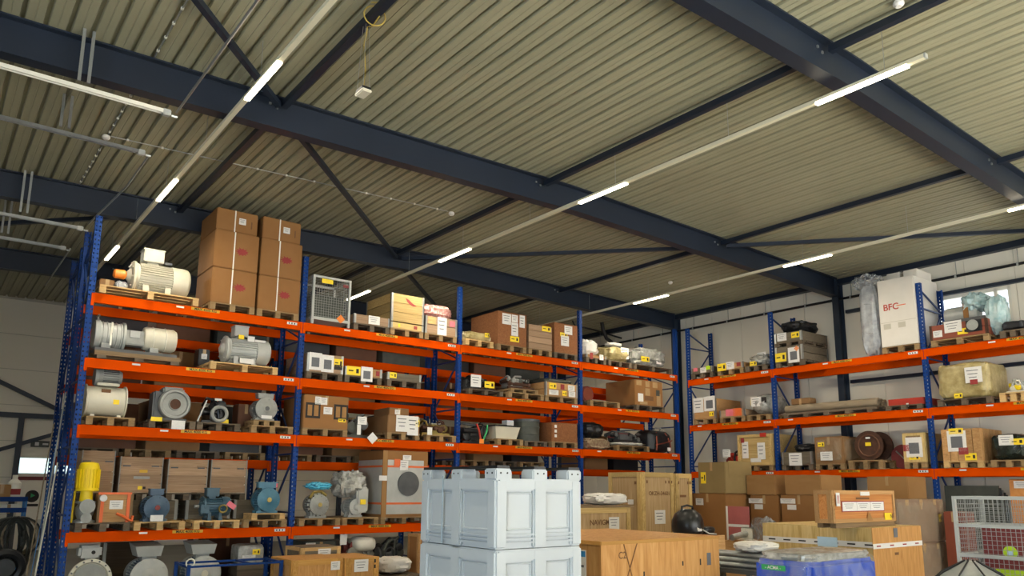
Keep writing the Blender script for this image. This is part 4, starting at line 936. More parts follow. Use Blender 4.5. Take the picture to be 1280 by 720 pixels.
t = motor(S(at1(265), Yb+.14, zp, 1, 1, 1), 'dark teal motor with a pink tag and a yellow ring', .17, .55, 'blue_motor', boxsize=(.22, .18, .14), shaft=True, zc=.24); MB().ring((.1, -.19, .2), (.2, 1, .2), .065, .016).build('yellow_ring', 'brass', t.o); t.u('pink_tag', 'tag_pink', (.24, -.2, .26), (.16, .012, .09), (0, .6, 0)); MB().box((-.2, -.12, .2), (.15, .1, .15)).build('front_box', 'blue_motor', t.o, bevel=.01)
s = pallet(S(at1(329), Yb+.16, zp, .62, .45, .5, 0), 'the sea blue motor, short upper pallet', 'pal_new', h=.11, nb=2)
t = motor(s.up(.002), 'sea blue motor with flat terminal box on a small pallet', .21, .46, 'teal_motor', turn=PI2, boxsize=(.16, .36, .1), shaft=False, hub='brass', zc=.24); t.u('pink_tag', 'tag_pink', (-.12, -.16, .5), (.02, .03, .08))
# ---- first level, second bay
s = pallet(B(1, 374, 425, 600, 1.1, -.06), 'the bronze geared pump', 'pal_mid')
t = motor(S(s.x+.0, s.y-.3, s.z+.002, 1, 1, 1), 'geared pump of bronze and steel under a blue cloth', .19, .45, 'grey_cast', 'geared_pump', 'pump', turn=PI2, box=None, shaft=False, hub='brass', zc=.25, finmat='rust')
mb = MB()
for i in range(16): a = 2*math.pi*i/16; mb.box((-.1, .2*math.cos(a), .25+.2*math.sin(a)), (.05, .05, .05), Matrix.Rotation(a, 3, 'X'))
mb.build('gear_teeth', 'grey_cast', t.o); MB().tube([(-.15, -.15, .42), (-.1, -.05, .5), (-.1, .1, .48), (-.12, .18, .38)], .03).build('manifold', 'brass', t.o)
sack(S(s.x+.06, s.y-.25, s.z+.54, .46, .4, .14, 0), 'bright blue cloth lying over the geared pump', 'cyan_cloth', 26, 'cloth', p=.8, amp=.4)
s = pallet(B(1, 428, 473, 592, 1.1, -.05), 'the grey motor in torn plastic', 'pal_mid')
t = motor(S(s.x-.02, s.y-.2, s.z+.002, 1, 1, 1), 'grey upright machine half covered in torn clear plastic', .16, .5, 'grey_light', 'machine_unit', 'machine', turn=PI2, box=None, shaft=False, zc=.2); MB().box((-.1, -.1, .34), (.28, .26, .5)).build('front_casing', 'grey_light', t.o, bevel=.03); t.u('yellow_label', 'tag_yellow', (-.25, -.1, .3), (.01, .12, .1)); drape(t, 'silver_wrap', (.6, .62, .52), (.04, .1, .38), 27, fold=.1, amp=.26, p=.75)
s = B(1, 476, 533, 564, 1.1, -.02); s = pallet(S(s.x, s.y, s.z, s.w, s.d, s.h, 0), 'the tall grey crate with orange straps', 'pal_mid')
t = carton(s, 'tall grey lined crate with orange straps and a round opening', 'card', 'tall_crate', tape=False)
for f_, u_, w_ in (('L', .5, .95), ('F', .35, .8)): t.face('grey_liner', 'grey_light', f_, u_ if f_ == 'L' else .5, .45, w_*(t.d if f_ == 'L' else t.w), t.h*.82)
for z_ in (.2, .76): hstrap(t, 'strap_orange', z_*t.h, .04, .012)
MB().lathe([(.2, 0), (.2, .02), (.25, .02), (.25, .035)], (.06, -t.d/2, t.h*.5), (0, -1, 0), 32).build('round_opening', 'grey_dark', t.o); t.face('label', 'strap_orange', 'F', .3, .82, .14, .14, d0=.014); t.paper(.52, .9, .2, .1); t.paper(.45, .78, .2, .2, d0=.012); t.face('yellow_label', 'tag_yellow', 'F', .93, .62, .08, .2, d0=.014); t.u('corner_board', 'card_light', (-t.w/2+.04, -t.d/2-.01, t.h/2), (.1, .02, t.h))
t.face('sticker', 'paper', 'F', .0, .58, .18, .1, d0=.022)
# ---- pallets and boxes on the rack behind; dark cartons are added to darken it
for i, (x, m_) in enumerate([(X0+3.7*b_+.5+.9*k_, ('pal_old', 'pal_mid')[(b_+k_) % 2]) for b_ in range(3) for k_ in range(4) ]):
    pallet(S(x, 16.0, 2.152, .8, 1.1, .3, 0), 'an added dark carton on the rear rack', m_, group='pallets on the rear rack')
FILL = {3.504: 'upper', 2.296: 'lower'}
WHO = ['the first bay', 'the second bay', 'the third bay', 'the fourth bay']
rn = random.Random(12)
for bay in range(4):
    for z, lv in ((3.504, 'upper'), (2.296, 'lower')):
        for j, (mt_, nm) in enumerate((('brownbox', 'dark brown'), ('card_dark', 'brown'), ('black', 'black'))):
            if bay == 3 and (j == 0 or lv == 'upper'): continue
            x = X0+3.7*bay+.68+j*1.16
            if lv == 'lower' and x > 13: z_ = 2.154
            else: z_ = z
            hh = rn.uniform(.62, .72) if lv == 'upper' else rn.uniform(.75, 1.0)
            w_ = rn.uniform(.85, 1.05)
            t = carton(S(x, 16.0, z_ if lv == 'upper' or j < 9 else z_, w_, 1.0, hh, 0), 'added %s carton darkening the rear rack, %s level behind %s' % (nm, lv, WHO[bay]), mt_)
for bay in range(3):  # more cartons added so the gaps above stay dark
    for j, (mt_, nm) in enumerate((('black', 'black'), ('brownbox', 'dark brown'), ('greenish', 'dark grey'))):
        t = carton(S(X0+3.7*bay+.7+j*1.15, 16.0, 4.424, 1.0, 1.0, .5+.08*((bay+j) % 3), 0), 'added %s carton darkening the top level of the rear rack behind %s' % (nm, WHO[bay]), mt_)
t = carton(S(15.6, 16.0, 3.504, .8, .9, .42, 0), 'orange box on the rear rack in the corner bay', 'orange'); t = carton(S(14.6, 16.0, 3.504, .6, .9, .5, 0), 'red orange box on the rear rack beside the drum', 'orange')
# ================================================================== goods standing under the lowest beam of the long rack
g0 = FL
def fl(px, Y, z=.6): return solve_x(px, Y, z)
def ground_unit(px, pyc, Y, r, label, kind, col):
    """pump or motor with a round face to the aisle, standing on a floor pallet; px, pyc is the middle of the face"""
    x = fl(px, Y); z = solve_z(pyc, x, Y); s = pallet(S(x, Y+.35, g0, .8, 1.0, .4, 0), 'the '+label[0], 'pal_mid', group='floor pallets under the long rack')
    return x, z-s.z, s
x = fl(112, Yb+.1, .1); zc = .34; s = S(x, Yb+.4, g0, 1, 1, 1)
t = T('pump', 'grey pump with a wide ring flange and square head', 'pump', S(x, Yb+.4, s.z+.002, .8, .6, .8, 0))
MB().lathe([(.25, -.26), (.27, -.3), (.32, -.3), (.32, -.24), (.27, -.2), (.22, .1), (.1, .2)], (0, 0, zc), (0, 1, 0), 44).build('ring_flange', 'cream', t.o)
MB().lathe([(.245, 0), (.245, .01)], (0, -.27, zc), (0, -1, 0), 36).build('cover_plate', 'grey_cast', t.o)
mb = MB()
for i in range(16): a = i*math.pi/8; mb.cyl((.295*math.cos(a), -.325, zc+.295*math.sin(a)), (.295*math.cos(a), -.295, zc+.295*math.sin(a)), .014, n=6)
mb.build('flange_bolts', 'grey_dark', t.o); hb = MB().box((-.02, -.1, zc+.43), (.34, .3, .2)).build('head_box', 'grey_light', t.o, bevel=.04); MB().lathe([(.03, 0), (.03, .01)], (.02, -.255, zc+.42), (0, -1, 0), 14).build('port', 'ink', hb)
t.u('pedestal', 'grey_cast', (0, .05, max(.06, (zc-.3)/2)), (.4, .34, max(.12, zc-.3))); t.u('head_neck', 'grey_cast', (0, -.05, zc+.3), (.16, .2, .12))
for px, cy, lb, c2 in ((186, 742, 'big grey motor with a domed face between pump and second motor', 'grey_light'), (254, 744, 'big grey motor with a domed face behind the blue trolley', 'cream')):
    x = fl(px, Yb+.1, .1); zc = .33; s = S(x, Yb, g0, 1, 1, 1)
    t = motor(S(x, Yb+.4, s.z+.002, 1, 1, 1), lb, .27, .8, 'grey_light', turn=PI2, flange=.3, box=None, shaft=False, zc=zc, finmat='slate_motor', hub=c2)
    z0 = zc; mb = MB(); mb.add([(-.3, -.16, z0+.33), (.1, -.16, z0+.33), (.1, .2, z0+.33), (-.3, .2, z0+.33), (-.36, -.18, z0+.5), (.16, -.18, z0+.54), (.16, .26, z0+.54), (-.36, .26, z0+.5)], [(3, 2, 1, 0), (4, 5, 6, 7), (0, 1, 5, 4), (1, 2, 6, 5), (2, 3, 7, 6), (3, 0, 4, 7)]); mb.build('terminal_box', 'grey_light', t.o); t.u('box_neck', 'grey_light', (-.1, 0, z0+.3), (.18, .22, .1))
x = fl(318, Yb+.1); s = pallet(S(x, Yb+.5, g0, .8, 1.0, .4, 0), 'the wrapped pale box behind the trolley', 'pal_mid', group='floor pallets under the long rack')
q = S(x, Yb+.45, s.z+.002, .5, .5, solve_z(706, x, Yb+.1)-s.z, 0); t = planked(q, 'plain crate under the wrapped pale box', 3, 'pal_old', post=None)
t = wrapped(S(q.x, q.y, q.z+q.h+.004, .5, .5, .34, 0), 'pale box in plastic wrap with a yellow label under the beam', 'silver_wrap', 33, 'wrapped_box', 'box', .05, .25, .01); t.yellow(.66, .62, .14, .1); t.paper(.4, .4, .24, .05)
t = carton(S(fl(285, Yb+1.6), Yb+1.8, g0, .9, .4, .85, 0), 'dark brown box standing behind the big grey motors', 'brownbox'); t = planked(S(fl(150, Yb+1.6)+.2, Yb+1.8, g0, .9, .35, .8, 0), 'dark slatted crate standing behind the grey pump', 6, 'pal_old', 'slatted_crate')
# blue trolley in the aisle
zt_ = solve_z(703, fl(300, 12.6), 12.6); xa, xb = solve_x(236, 12.6, zt_), solve_x(352, 12.6, zt_)
t = T('trolley', 'blue framed trolley in front of the big grey motors', 'trolley', S((xa+xb)/2, 12.95, g0, xb-xa, .7, zt_-g0, 0)); w, d, h = t.w, t.d, t.h
for a, b in (((-w/2, -d/2), (w/2, -d/2)), ((-w/2, d/2), (w/2, d/2)), ((-w/2, -d/2), (-w/2, d/2)), ((w/2, -d/2), (w/2, d/2)), ((0.15*w, -d/2), (.15*w, d/2))):
    for z in (h-.03, .22): MB().bar((a[0], a[1], z), (b[0], b[1], z), .032).build('rail', 'blue', t.o)
for x in (-1, 1):
    for y in (-1, 1): t.u('post', 'blue', (x*w/2, y*d/2, h/2+.06), (.05, .05, h-.12)); MB().lathe([(.06, -.02), (.06, .02)], (x*w*.46, y*d*.46, .06), (0, 1, 0), 14).build('wheel', 'black', t.o)
t.u('deck', 'bluelight', (0, 0, .25), (w, d, .03)); MB().ring((-w/2+.02, -d/2, h+.03), (0, 1, .2), .06, .012).build('hook_ring', 'whitemetal', t.o)
# orange wooden crates in the aisle, second bay
s = S(0, 0, 0, 0, 0, 0); Yq = 12.3
zt1 = solve_z(699, fl(395, Yq), Yq); xa, xb = solve_x(366, Yq, zt1), solve_x(428, Yq, zt1)
t = panelled(S((xa+xb)/2, Yq+.45, g0, xb-xa, .9, zt1-g0, 0), 'orange brown wooden crate with one white sheet left of its twin', 'ply_orange', 'wooden_crate', 'wood_box', .09); t.paper(.85, .82, .16, .14, d0=.02)
zt2 = solve_z(697, fl(450, Yq), Yq-.06); xa2, xb2 = solve_x(430, Yq-.06, zt2), solve_x(470, Yq-.06, zt2)
t = panelled(S((xa2+xb2)/2+.05, Yq+.4, g0, xb2-xa2, .9, zt2-g0, 0), 'orange brown wooden crate with a large white sheet and arrows', 'ply_orange', 'wooden_crate', 'wood_box', .09); t.paper(.45, .8, .26, .2, d0=.02)
for v_ in (.9, .76): t.face('arrow_mark', 'ink', 'F', .88, v_, .03, .06, d0=.021)
zt3 = solve_z(684, fl(400, 13.3), 13.3); xa, xb = solve_x(377, 13.3, zt3), solve_x(425, 13.3, zt3)
t = panelled(S((xa+xb)/2, 13.65, g0, xb-xa, .7, zt3-g0, 0), 'pale framed crate behind the orange brown crates', 'wood_grey', 'framed_crate', 'pal_new', .06); t.paper(.58, .86, .24, .16, d0=.02)
x = fl(395, Yb+.5); t = carton(S(x-.02, Yb+.6, g0, .62, .8, solve_z(677, x, Yb+.2)-g0, 0), 'long grey box with a white corner under the beam', 'greenish', 'storage_box'); t.paper(.15, .93, .2, .08)
x = fl(424, Yb+.25); t = T('notice_board', 'white notice card hanging under the orange beam', 'card', S(x, Yb+.06, .52, .14, .01, .2, 0)); t.u('sheet', 'paper', (0, 0, .1), (.14, .008, .2)); t.u('clip', 'galv', (0, 0, .205), (.04, .02, .02))
x = fl(450, Yb+.1); s = pallet(S(x, Yb+.5, g0, .62, 1.0, .4, 0), 'the red and white machine', 'pal_mid', group='floor pallets under the long rack')
t = machine(S(x, Yb+.45, s.z+.002, .6, .8, .72, 0), 'dark red and grey machine with a white rounded cover', 51, ['darkred', 'grey_cast', 'grey_light'], 'machine_unit', dense=1.5); MB().blob((0, 0, 0), (.5, .5, .3), 3, .03, .7).build('rounded_cover', 'whitemetal', t.o, loc=(.12, -.2, .42))
x = fl(497, Yb-.2); s = pallet(S(x, Yb+.25, g0, .58, .9, .4, 0), 'the dark machine behind the white bag', 'pal_old', group='floor pallets under the long rack')
t = machine(S(x, Yb+.3, s.z+.002, .56, .7, .72, 0), 'dark grey machine under the beam behind the white bag', 53, ['grey_dark', 'black', 'greenish'], 'machine_unit', dense=1.6)
x = fl(500, 13.1); zc = solve_z(697, x, 13.1); mbx = S(x, 13.35, g0, .8, .7, zc-.3-g0, 0)
t = planked(mbx, 'low crate under the white cloth covered shape', 3, 'pal_old', post=None); t = sack(S(x, 13.35, mbx.z+mbx.h+.004, .66, .6, .3, 0), 'white and blue cloth bag lying in front of the dark machine', 'white_sack', 35, 'cloth_bag', p=.7)
x = fl(524, 13.5); t = panelled(S(x+.14, 13.7, g0, .3, .4, solve_z(668, x, 13.5)-g0, 0), 'narrow brown crate beside the stacked plastic bins', 'card', 'narrow_crate', 'wood_crate', .05); t.face('label', 'slate_motor', 'F', .3, .66, .14, .12)
# ================================================================== stacked plastic bins, front middle
tk = FB(527, 620, 727, 583, Y=5.2)
hb_ = (tk.h-.02)/3
def bin_(s, label, feet):
    t = T('plastic_bin', label, 'bin', s, 'plastic bins of the front stack'); w, d, h = s.w, s.d, s.h; fh = .085 if feet else 0.0; hb = h-fh; cp, mp, e = .13, .15, .035
    MB().box((0, 0, hb/2), (w-2*e, d-2*e, hb-.004)).build('wall_body', 'tank', t.o)
    for x in (-1, 1):
        for y in (-1, 1): MB().box((x*(w-cp)/2, y*(d-cp)/2, hb/2), (cp, cp, hb-.004)).build('corner_post', 'tank', t.o, bevel=.018, seg=3)
    for y in (-1, 1):
        MB().box((0, y*(d/2-e), hb/2), (mp, 2*e, hb-.006)).build('mid_post', 'tank', t.o, bevel=.014, seg=2); MB().box((0, y*(d/2-e), hb-.05), (w-.06, 2*e-.004, .1)).build('rim', 'tank', t.o, bevel=.012)
        for k in range(3): MB().box((0, y*(d/2-e+.004), .05+k*.032), (w-.2, 2*e-.01, .016)).build('rib', 'tank', t.o, bevel=.006)
    for x in (-1, 1):
        MB().box((x*(w/2-e), 0, hb/2), (2*e, mp, hb-.006)).build('mid_post', 'tank', t.o, bevel=.014, seg=2); MB().box((x*(w/2-e), 0, hb-.05), (2*e-.004, d-.06, .1)).build('rim', 'tank', t.o, bevel=.012)
        for k in range(3): MB().box((x*(w/2-e+.004), 0, .05+k*.032), (2*e-.01, d-.2, .016)).build('rib', 'tank', t.o, bevel=.006)
    for sd in (-1, 1):
        for ax, L in ((0, w), (1, d)):
            pw = (L-2*cp-mp)/2
            for q in (-1, 1):
                cxy = q*(mp+pw)/2; fr = MB()
                for a_, b_ in (((-pw/2+.012, .16), (-pw/2+.012, hb-.12)), ((pw/2-.012, .16), (pw/2-.012, hb-.12)), ((-pw/2+.012, .16), (pw/2-.012, .16)), ((-pw/2+.012, hb-.12), (pw/2-.012, hb-.12))):
                    o_ = sd*((d if ax == 0 else w)/2-e+.004); P3 = lambda p: (cxy+p[0], o_, p[1]) if ax == 0 else (o_, cxy+p[0], p[1])
                    fr.tube([P3(a_), P3(b_)], .009, 8)
                fr.build('panel_frame', 'tank', t.o)
    if feet:
        for x in (-1, 0, 1):
            for y in (-1, 0, 1):
                f = MB().box((x*(w-.17)/2, y*(d-.17)/2, hb+fh/2-.006), (.17, .17, fh+.01)).build('foot', 'tank', t.o, bevel=.012)
                for q in (-.035, .035):
                    if y == -1: MB().lathe([(.008, 0), (.008, .003)], (x*(w-.17)/2+q, -d/2-.001, hb+fh*.55), (0, -1, 0), 8).build('bolt', 'ink', f)
                    if x == -1: MB().lathe([(.008, 0), (.008, .003)], (-w/2-.001, y*(d-.17)/2+q, hb+fh*.55), (-1, 0, 0), 8).build('bolt', 'ink', f)
        for x in (-1, 0, 1): t.u('skid_runner', 'black', (x*(w-.17)/2, 0, h+.012), (.13, d-.02, .024))
    return t
for k, nm in enumerate(('lowest', 'middle', 'top')):
    t = bin_(S(tk.x, tk.y, g0+k*(hb_+.003), tk.w, tk.d, hb_, 0), nm+' pale grey plastic bin of the stack, '+('upturned with feet upward' if k == 2 else 'standing under another bin'), k == 2)
    if k == 2: t.u('seam_strip', 'tankseam', (-t.w/2-.006, -.02+.19*t.d, t.h*.46), (.008, .012, t.h*.9))
# ================================================================== big plywood crate, front
s = FB(735, 751, 898, 677, ztop=1.1); s.y += (1.85-s.d)/2; s.d = 1.85
pc = t = panelled(s, 'big orange plywood crate standing beside the stacked plastic bins', 'ply_orange', 'plywood_crate')
t.u('lid_edge', 'wood_box', (0, -t.d/2-.006, t.h-.02), (t.w+.012, .012, .035)); t.u('lid_edge', 'wood_box', (-t.w/2-.006, 0, t.h-.02), (.012, t.d, .035))
for a, b in (((-.33, .98), (-.23, .55)), ((-.22, .98), (-.36, .52))): MB().bar((a[0]*t.w, -t.d/2-.004, a[1]*t.h), (b[0]*t.w, -t.d/2-.004, b[1]*t.h), .003, .012).build('pen_stroke', 'ink_brown', t.o)
for u_, v_, w_, h_, m_ in ((.33, .72, .02, .05, 'ink'), (.66, .78, .02, .05, 'ink'), (.82, .78, .02, .07, 'ink'), (.9, .8, .07, .14, 'print')): t.face('stencil_mark', m_, 'F', u_, v_, w_, h_, .003)
p = t.face('sticker', 'paper', 'L', .82, .76, .22, .42, .004); U('sticker_top', 'blue_print', p, (-.6, 0, .4), (.3, .9, .14)); U('sticker_mark', 'lime', p, (-.6, -.1, -.28), (.3, .6, .2)); U('sticker_text', 'print', p, (-.6, 0, .1), (.3, .7, .06))
t.txt('C2', .1, .16, .88, 'ink_brown', d0=.004)
# black suction unit on the far edge of the plywood crate
p_ = on(860, 668, 2, .95)
planked(S(p_.x+.05, p_.y, FL, .8, .7, .95-FL, 0), 'brown wooden box under the round black vacuum unit', 5, 'wood_crate', 'wooden_box', post=None, lid=False)
t = T('vacuum_cleaner', 'round black vacuum unit with a white tag behind the plywood crate', 'vacuum', S(p_.x, p_.y, .953, .5, .5, .45, 0))
MB().lathe([(.2, 0), (.24, .04), (.25, .12), (.24, .22), (.2, .31), (.12, .37), (.05, .385)], n=32).build('drum', 'blackplastic', t.o); MB().tube([(-.14, 0, .34), (-.12, 0, .42), (0, 0, .44), (.12, 0, .42), (.14, 0, .34)], .018).build('handle', 'black', t.o); MB().blob((0, 0, 0), (.32, .3, .12), 2, .05, .6).build('motor_cover', 'blackplastic', t.o, loc=(.26, -.1, 0)); t.u('white_tag', 'paper', (-.02, -.235, .12), (.09, .008, .13), (-.25, 0, 0)); MB().tube([(.05, -.24, .08), (.14, -.3, .02), (.26, -.34, .01)], .01).build('cord', 'grey_light', t.o)
# ================================================================== crates in front of the last bays
def marks(t, u0=.2):
    for u_ in (.16, .74, .84, .93): t.face('arrow_mark', 'ink_brown', 'F', u_, .91, .03, .06, .004, d0=.02)
s = FB(761, 801, 841, 590, Y=11.0)
t = panelled(s, 'tall pale wooden crate with stencilled lettering and a white sheet', 'osb', 'tall_wooden_crate', 'wood_yellow', .1); marks(t); t.txt('OKZH-34601', .115, .55, .8, 'ink_brown', d0=.006); t.paper(.55, .58, .32, .28, d0=.004); t.face('arrow_mark', 'ink_brown', 'L', .85, .9, .06, .06, .004, d0=.02); t.face('paper_sheet', 'paper', 'L', .7, .72, .16, .1, .006, d0=.02)
s2 = S(s.x+s.w/2+.05+.28, s.y, g0, .52, s.d, s.h-.01, 0)
t = panelled(s2, 'tall pale wooden crate partly hidden by the brown cartons', 'osb', 'tall_wooden_crate', 'wood_yellow', .1); marks(t); t.face('stencil_mark', 'ink_brown', 'F', .45, .78, .2, .05, .004, d0=.004); t.face('grey_sheet', 'grey_light', 'F', .62, .46, .34, .3, .006, d0=.004)
zt_ = 1.34; c = on(793, 633, 2, zt_); Yq = 9.4; xb = solve_x(787, Yq, zt_); zt_ = solve_z(634, xb, Yq); xa = solve_x(690, Yq, zt_)
t = panelled(S((xa+xb)/2, Yq+.5, g0, xb-xa, 1.0, zt_-g0, 0), 'low wide wooden crate with a dark lid edge and white sheet', 'osb', 'wooden_crate', 'wood_yellow', .09); t.u('lid', 'wood_skid', (0, 0, t.h+.016), (t.w+.1, t.d+.1, .03)); t.txt('NAVIGMO', .12, .62, .84, 'ink_brown', d0=.006); t.paper(.78, .83, .24, .2, d0=.003)
sack(S(solve_x(764, Yq+.3, zt_), Yq+.45, zt_+.034, .74, .6, .2, 0), 'white plastic sack lying on the low wide crate', 'white_sack', 41, p=.62, amp=.14)
# ---- brown cartons on the right, in front of the wall rack
def RX(X, pl, pr, pt, pb=None, z=FL, d=.8):
    zt = None; a = solve_y(pl, X, 1.7); b = solve_y(pr, X, 1.7); ym = (a+b)/2; zt = solve_z(pt, X, ym)
    return S(X+d/2, ym, z, a-b, d, zt-z, -PI2)
s = RX(13.6, 862, 906, 617, d=.95); t = carton(s, 'large brown carton under the olive carton', 'card'); t.paper(.28, .9, .2, .14, 'F')
s2 = RX(13.6, 873, 907, 578, z=s.z+s.h+.008, d=.95); t = carton(s2, 'olive brown carton with a yellow tag on the large carton', 'card_olive'); t.yellow(.2, .5, .13, .24); t.face('flap_edge', 'card_olive', 'R', .55, .78, .8, .35, .004)
lows = []
for i, (pl, pr, pt) in enumerate(((937, 972, 619), (975, 1021, 619))):
    s = RX(14.3, pl, pr, pt, d=.8); t = carton(s, 'tall brown carton with a white label, '+('nearer the pink board' if i == 0 else 'nearer the orange crate'), 'card'); t.paper(.2, .93, .34, .1); t.face('label', 'paper', 'F', .3, .86, .2, .1); lows.append(s)
for i, (pl, pr, pt, j) in enumerate(((933, 969, 594, 0), (981, 1026, 594, 1))):
    q = lows[j]; s = RX(14.3, pl, pr, pt, z=q.z+q.h+.008, d=.8); t = carton(s, 'plain brown carton stacked on the tall carton, '+('nearer the olive carton' if i == 0 else 'nearer the orange crate'), 'card_light'); t.face('flap_edge', 'card_light', 'F', .5, .76, s.w*.98, s.h*.46, .004)
s = RX(15.95, 1084, 1135, 596, d=.8); t = carton(s, 'tall plain brown carton beside the wrapped carton stack', 'card_light')
wrp = RX(14.3, 936, 972, 660, d=.8); t = T('plastic_sheet', 'torn clear plastic sheet hanging on the tall carton', 'sheet', S(14.24, lows[0].y, 0.2, .6, .06, .8, -PI2)); MB().blob((0, 0, 0), (lows[0].w*.9, .06, .85), 6, .2, .5, 28, 3, .08).build('sheet', 'film', t.o)
# pink board, small wooden box, silver pipe, steel bars
Xp = 12.6; a, b = solve_y(908, Xp, 1.3), solve_y(936, Xp, 1.3)
t = T('pink_board', 'faded pink red board with white tape leaning on cartons', 'board', S(Xp, (a+b)/2, FL, a-b, .05, solve_z(633, Xp, (a+b)/2)-FL, -PI2)); t.u('board', 'pink', (0, 0, t.h/2), (t.w, .03, t.h)); t.u('white_tape', 'paper', (0, -.018, t.h-.36), (t.w, .006, .05)); t.u('white_edge', 'paper', (-t.w/2+.02, -.018, t.h/2), (.04, .006, t.h))
X2 = 11.6; a, b = solve_y(902, X2, 1.0), solve_y(938, X2, 1.0); h_ = solve_z(676, X2, (a+b)/2)-FL
q = S(X2+.35, (a+b)/2, FL, a-b, .7, h_, -PI2); t = planked(q, 'brown wooden box below the silver pipe', 4, 'wood_crate', 'wooden_box', post=None)
t = T('steel_pipe', 'short silver steel pipe with a white bracket on the wooden box', 'pipe', S(X2+.2, (a+b)/2-.02, FL+h_+.003, .4, .5, .2, 0)); MB().lathe([(.045, 0), (.055, .0), (.055, .5), (.045, .5), (.045, .02)], (-.3, .04, .055), (1, -.05, .14), 18).build('pipe', 'galv', t.o); MB().box((.1, .0, .11), (.03, .26, .22)).build('bracket', 'whitemetal', t.o, bevel=.02); t.u('foot', 'whitemetal', (.1, 0, .008), (.2, .3, .016))
X3 = 8.9; a = solve_y(900, X3, .8); zt_ = solve_z(696, X3, a-.3)
t = T('trestle', 'dark trestle carrying the bundle of grey steel bars', 'trestle', S(X3+.45, a-.3, FL, .5, 1.0, zt_-.17-FL, 0)); t.u('top', 'grey_dark', (0, 0, t.h-.03), (.8, .9, .06))
for x in (-.3, .3):
    for y in (-.38, .38): t.u('leg', 'grey_dark', (x, y, (t.h-.06)/2), (.06, .06, t.h-.06))
bars = t.s
k = 0
for j in range(3):
    for i in range(4-j % 2):
        o = MB().cyl((0, -.75, 0), (0, .75, 0), .032, n=10).build('steel_bar', 'galv'); o.location = (bars.x-.2+j*.02+i*.1, bars.y, FL+t.h+.035+j*.068); o.rotation_euler = (0, 0, .15-PI2*0); tag(o, 'grey steel bar in the bundle under the white sack', 'bar', 'grey steel bars'); k += 1
sack(S(bars.x+.02, bars.y+.05, FL+t.h+.215, .6, .5, .14, 0), 'white plastic sack with a yellow print on the steel bars', 'white_sack', 44, 'plastic_bag')
# ---- pale plywood crate with printed tape, orange crate on it
s = FB(953, 1089, 1150, 660, ztop=1.08); lp = s
t = panelled(s, 'long pale plywood crate with printed tape around it', 'ply_light', 'plywood_crate'); t.u('end_panel', 'ply_orange', (0, -t.d/2-.004, t.h/2), (t.w, .008, t.h))
zt_ = t.h*.8
t.u('printed_tape', 'paper', (-t.w/2-.004, 0, zt_), (.006, t.d, .085)); t.u('printed_tape', 'paper', (0, -t.d/2-.011, zt_-.02), (t.w, .006, .075))
for k in range(7): t.u('tape_print', 'ink', (-t.w/2-.008, t.d/2-.18-k*.28, zt_), (.003, .13, .022))
for k in range(4): t.u('tape_print', 'ink_red', (-t.w*.4+k*t.w*.26, -t.d/2-.0155, zt_-.02), (.12, .003, .02))
t.face('blue_label', 'sky_label', 'L', .62, .8, .34, .17, .004, d0=.01); t.face('grey_label', 'print', 'F', .45, .93, .12, .14, .004, d0=.014); t.face('stamp', 'ink_brown', 'F', .45, .68, .12, .04, .003, d0=.01)
zb_ = lp.z+lp.h
c = on(1038, 613, 1, lp.y-.75); w_ = solve_x(1116, c.y, c.z)-c.x; d_ = min(solve_y(1018, c.x, c.z)-c.y, .6)
s = S(c.x+w_/2, c.y+d_/2, zb_+.002, w_, d_, c.z-zb_, 0)
t = T('skid', 'dark wooden skid under the red brown crate', 'skid', S(s.x, s.y, s.z, s.w, s.d, .07, 0))
for y in (-.4, .4): t.u('runner', 'wood_skid', (0, y*s.d, .035), (s.w*.94, .09, .07))
s = s.up(.073)
t = panelled(s, 'red brown wooden crate with papers and yellow label on the plywood crate', 'ply_red', 'wooden_crate', 'wood_crate', .06)
p = t.face('red_frame', 'ink_red', 'F', .48, .5, t.w*.68, t.h*.34, .004, d0=.004)
for k in range(3): t.paper(.26+.22*k, .5, t.w*.215, t.h*.28, d0=.009)
a_ = t.face('arrow_card', 'paper', 'F', .08, .72, .1, .2, d0=.021)
for q in (-.2, .2): U('red_arrow', 'red', a_, (q, -.6, 0), (.14, .3, .6))
t.face('label', 'paper', 'F', .5, .9, .28, .06, d0=.021); t.face('stencil_mark', 'ink_brown', 'F', .48, .75, .4, .03, .003, d0=.003); y_ = t.face('yellow_label', 'tag_yellow', 'F', .86, .16, .22, .11, d0=.021); t.txt('NE', .09, .92, .16, 'ink', d0=.029); MB().add([(-.1, 0, 0), (.1, 0, 0), (0, 0, .14)], [(0, 1, 2)]).build('folded_card', 'card_light', t.o, loc=(.1, -t.d/2-.024, .02))
# ---- wrapped carton stack, mesh cage, blue wrapped load, covered machine
c = on(1121, 624, 1, 6.7); w_ = solve_x(1180, 6.7, c.z)-c.x
s = pallet(S(c.x+w_/2, 6.7+.42, FL, w_, .84, c.z-FL, 0), 'the brown carton stack in clear film', 'pal_mid', group='floor pallets on the right')
for k in range(2):
    hh = s.h/2; t = carton(S(s.x, s.y, s.z+k*hh+.002, s.w*.97, s.d*.97, hh-.01, 0), ('lower' if k == 0 else 'upper')+' brown carton in clear film beside the pale plywood crate', 'brown_wrap', 'wrapped_carton')
    drape(t, 'film_warm', (t.w*1.06, t.d*1.06, t.h*.98), (0, 0, .004), 60+k, 'stretch_film', .03, .16, .008)
    if k: t.yellow(.9, .55, .1, .14)
    for u_ in (.2, .5, .8): t.face('tape', 'tape', 'F', u_, .93 if k else .9, .12, .1, .004)
s = S(0, 0, 0, 0, 0, 0); Xc = 9.6; a = solve_y(1190, Xc, 1.5); w_ = 1.2
s = S(Xc+.4, a-w_/2, FL, w_, .8, solve_z(620, Xc, a)-FL, -PI2)
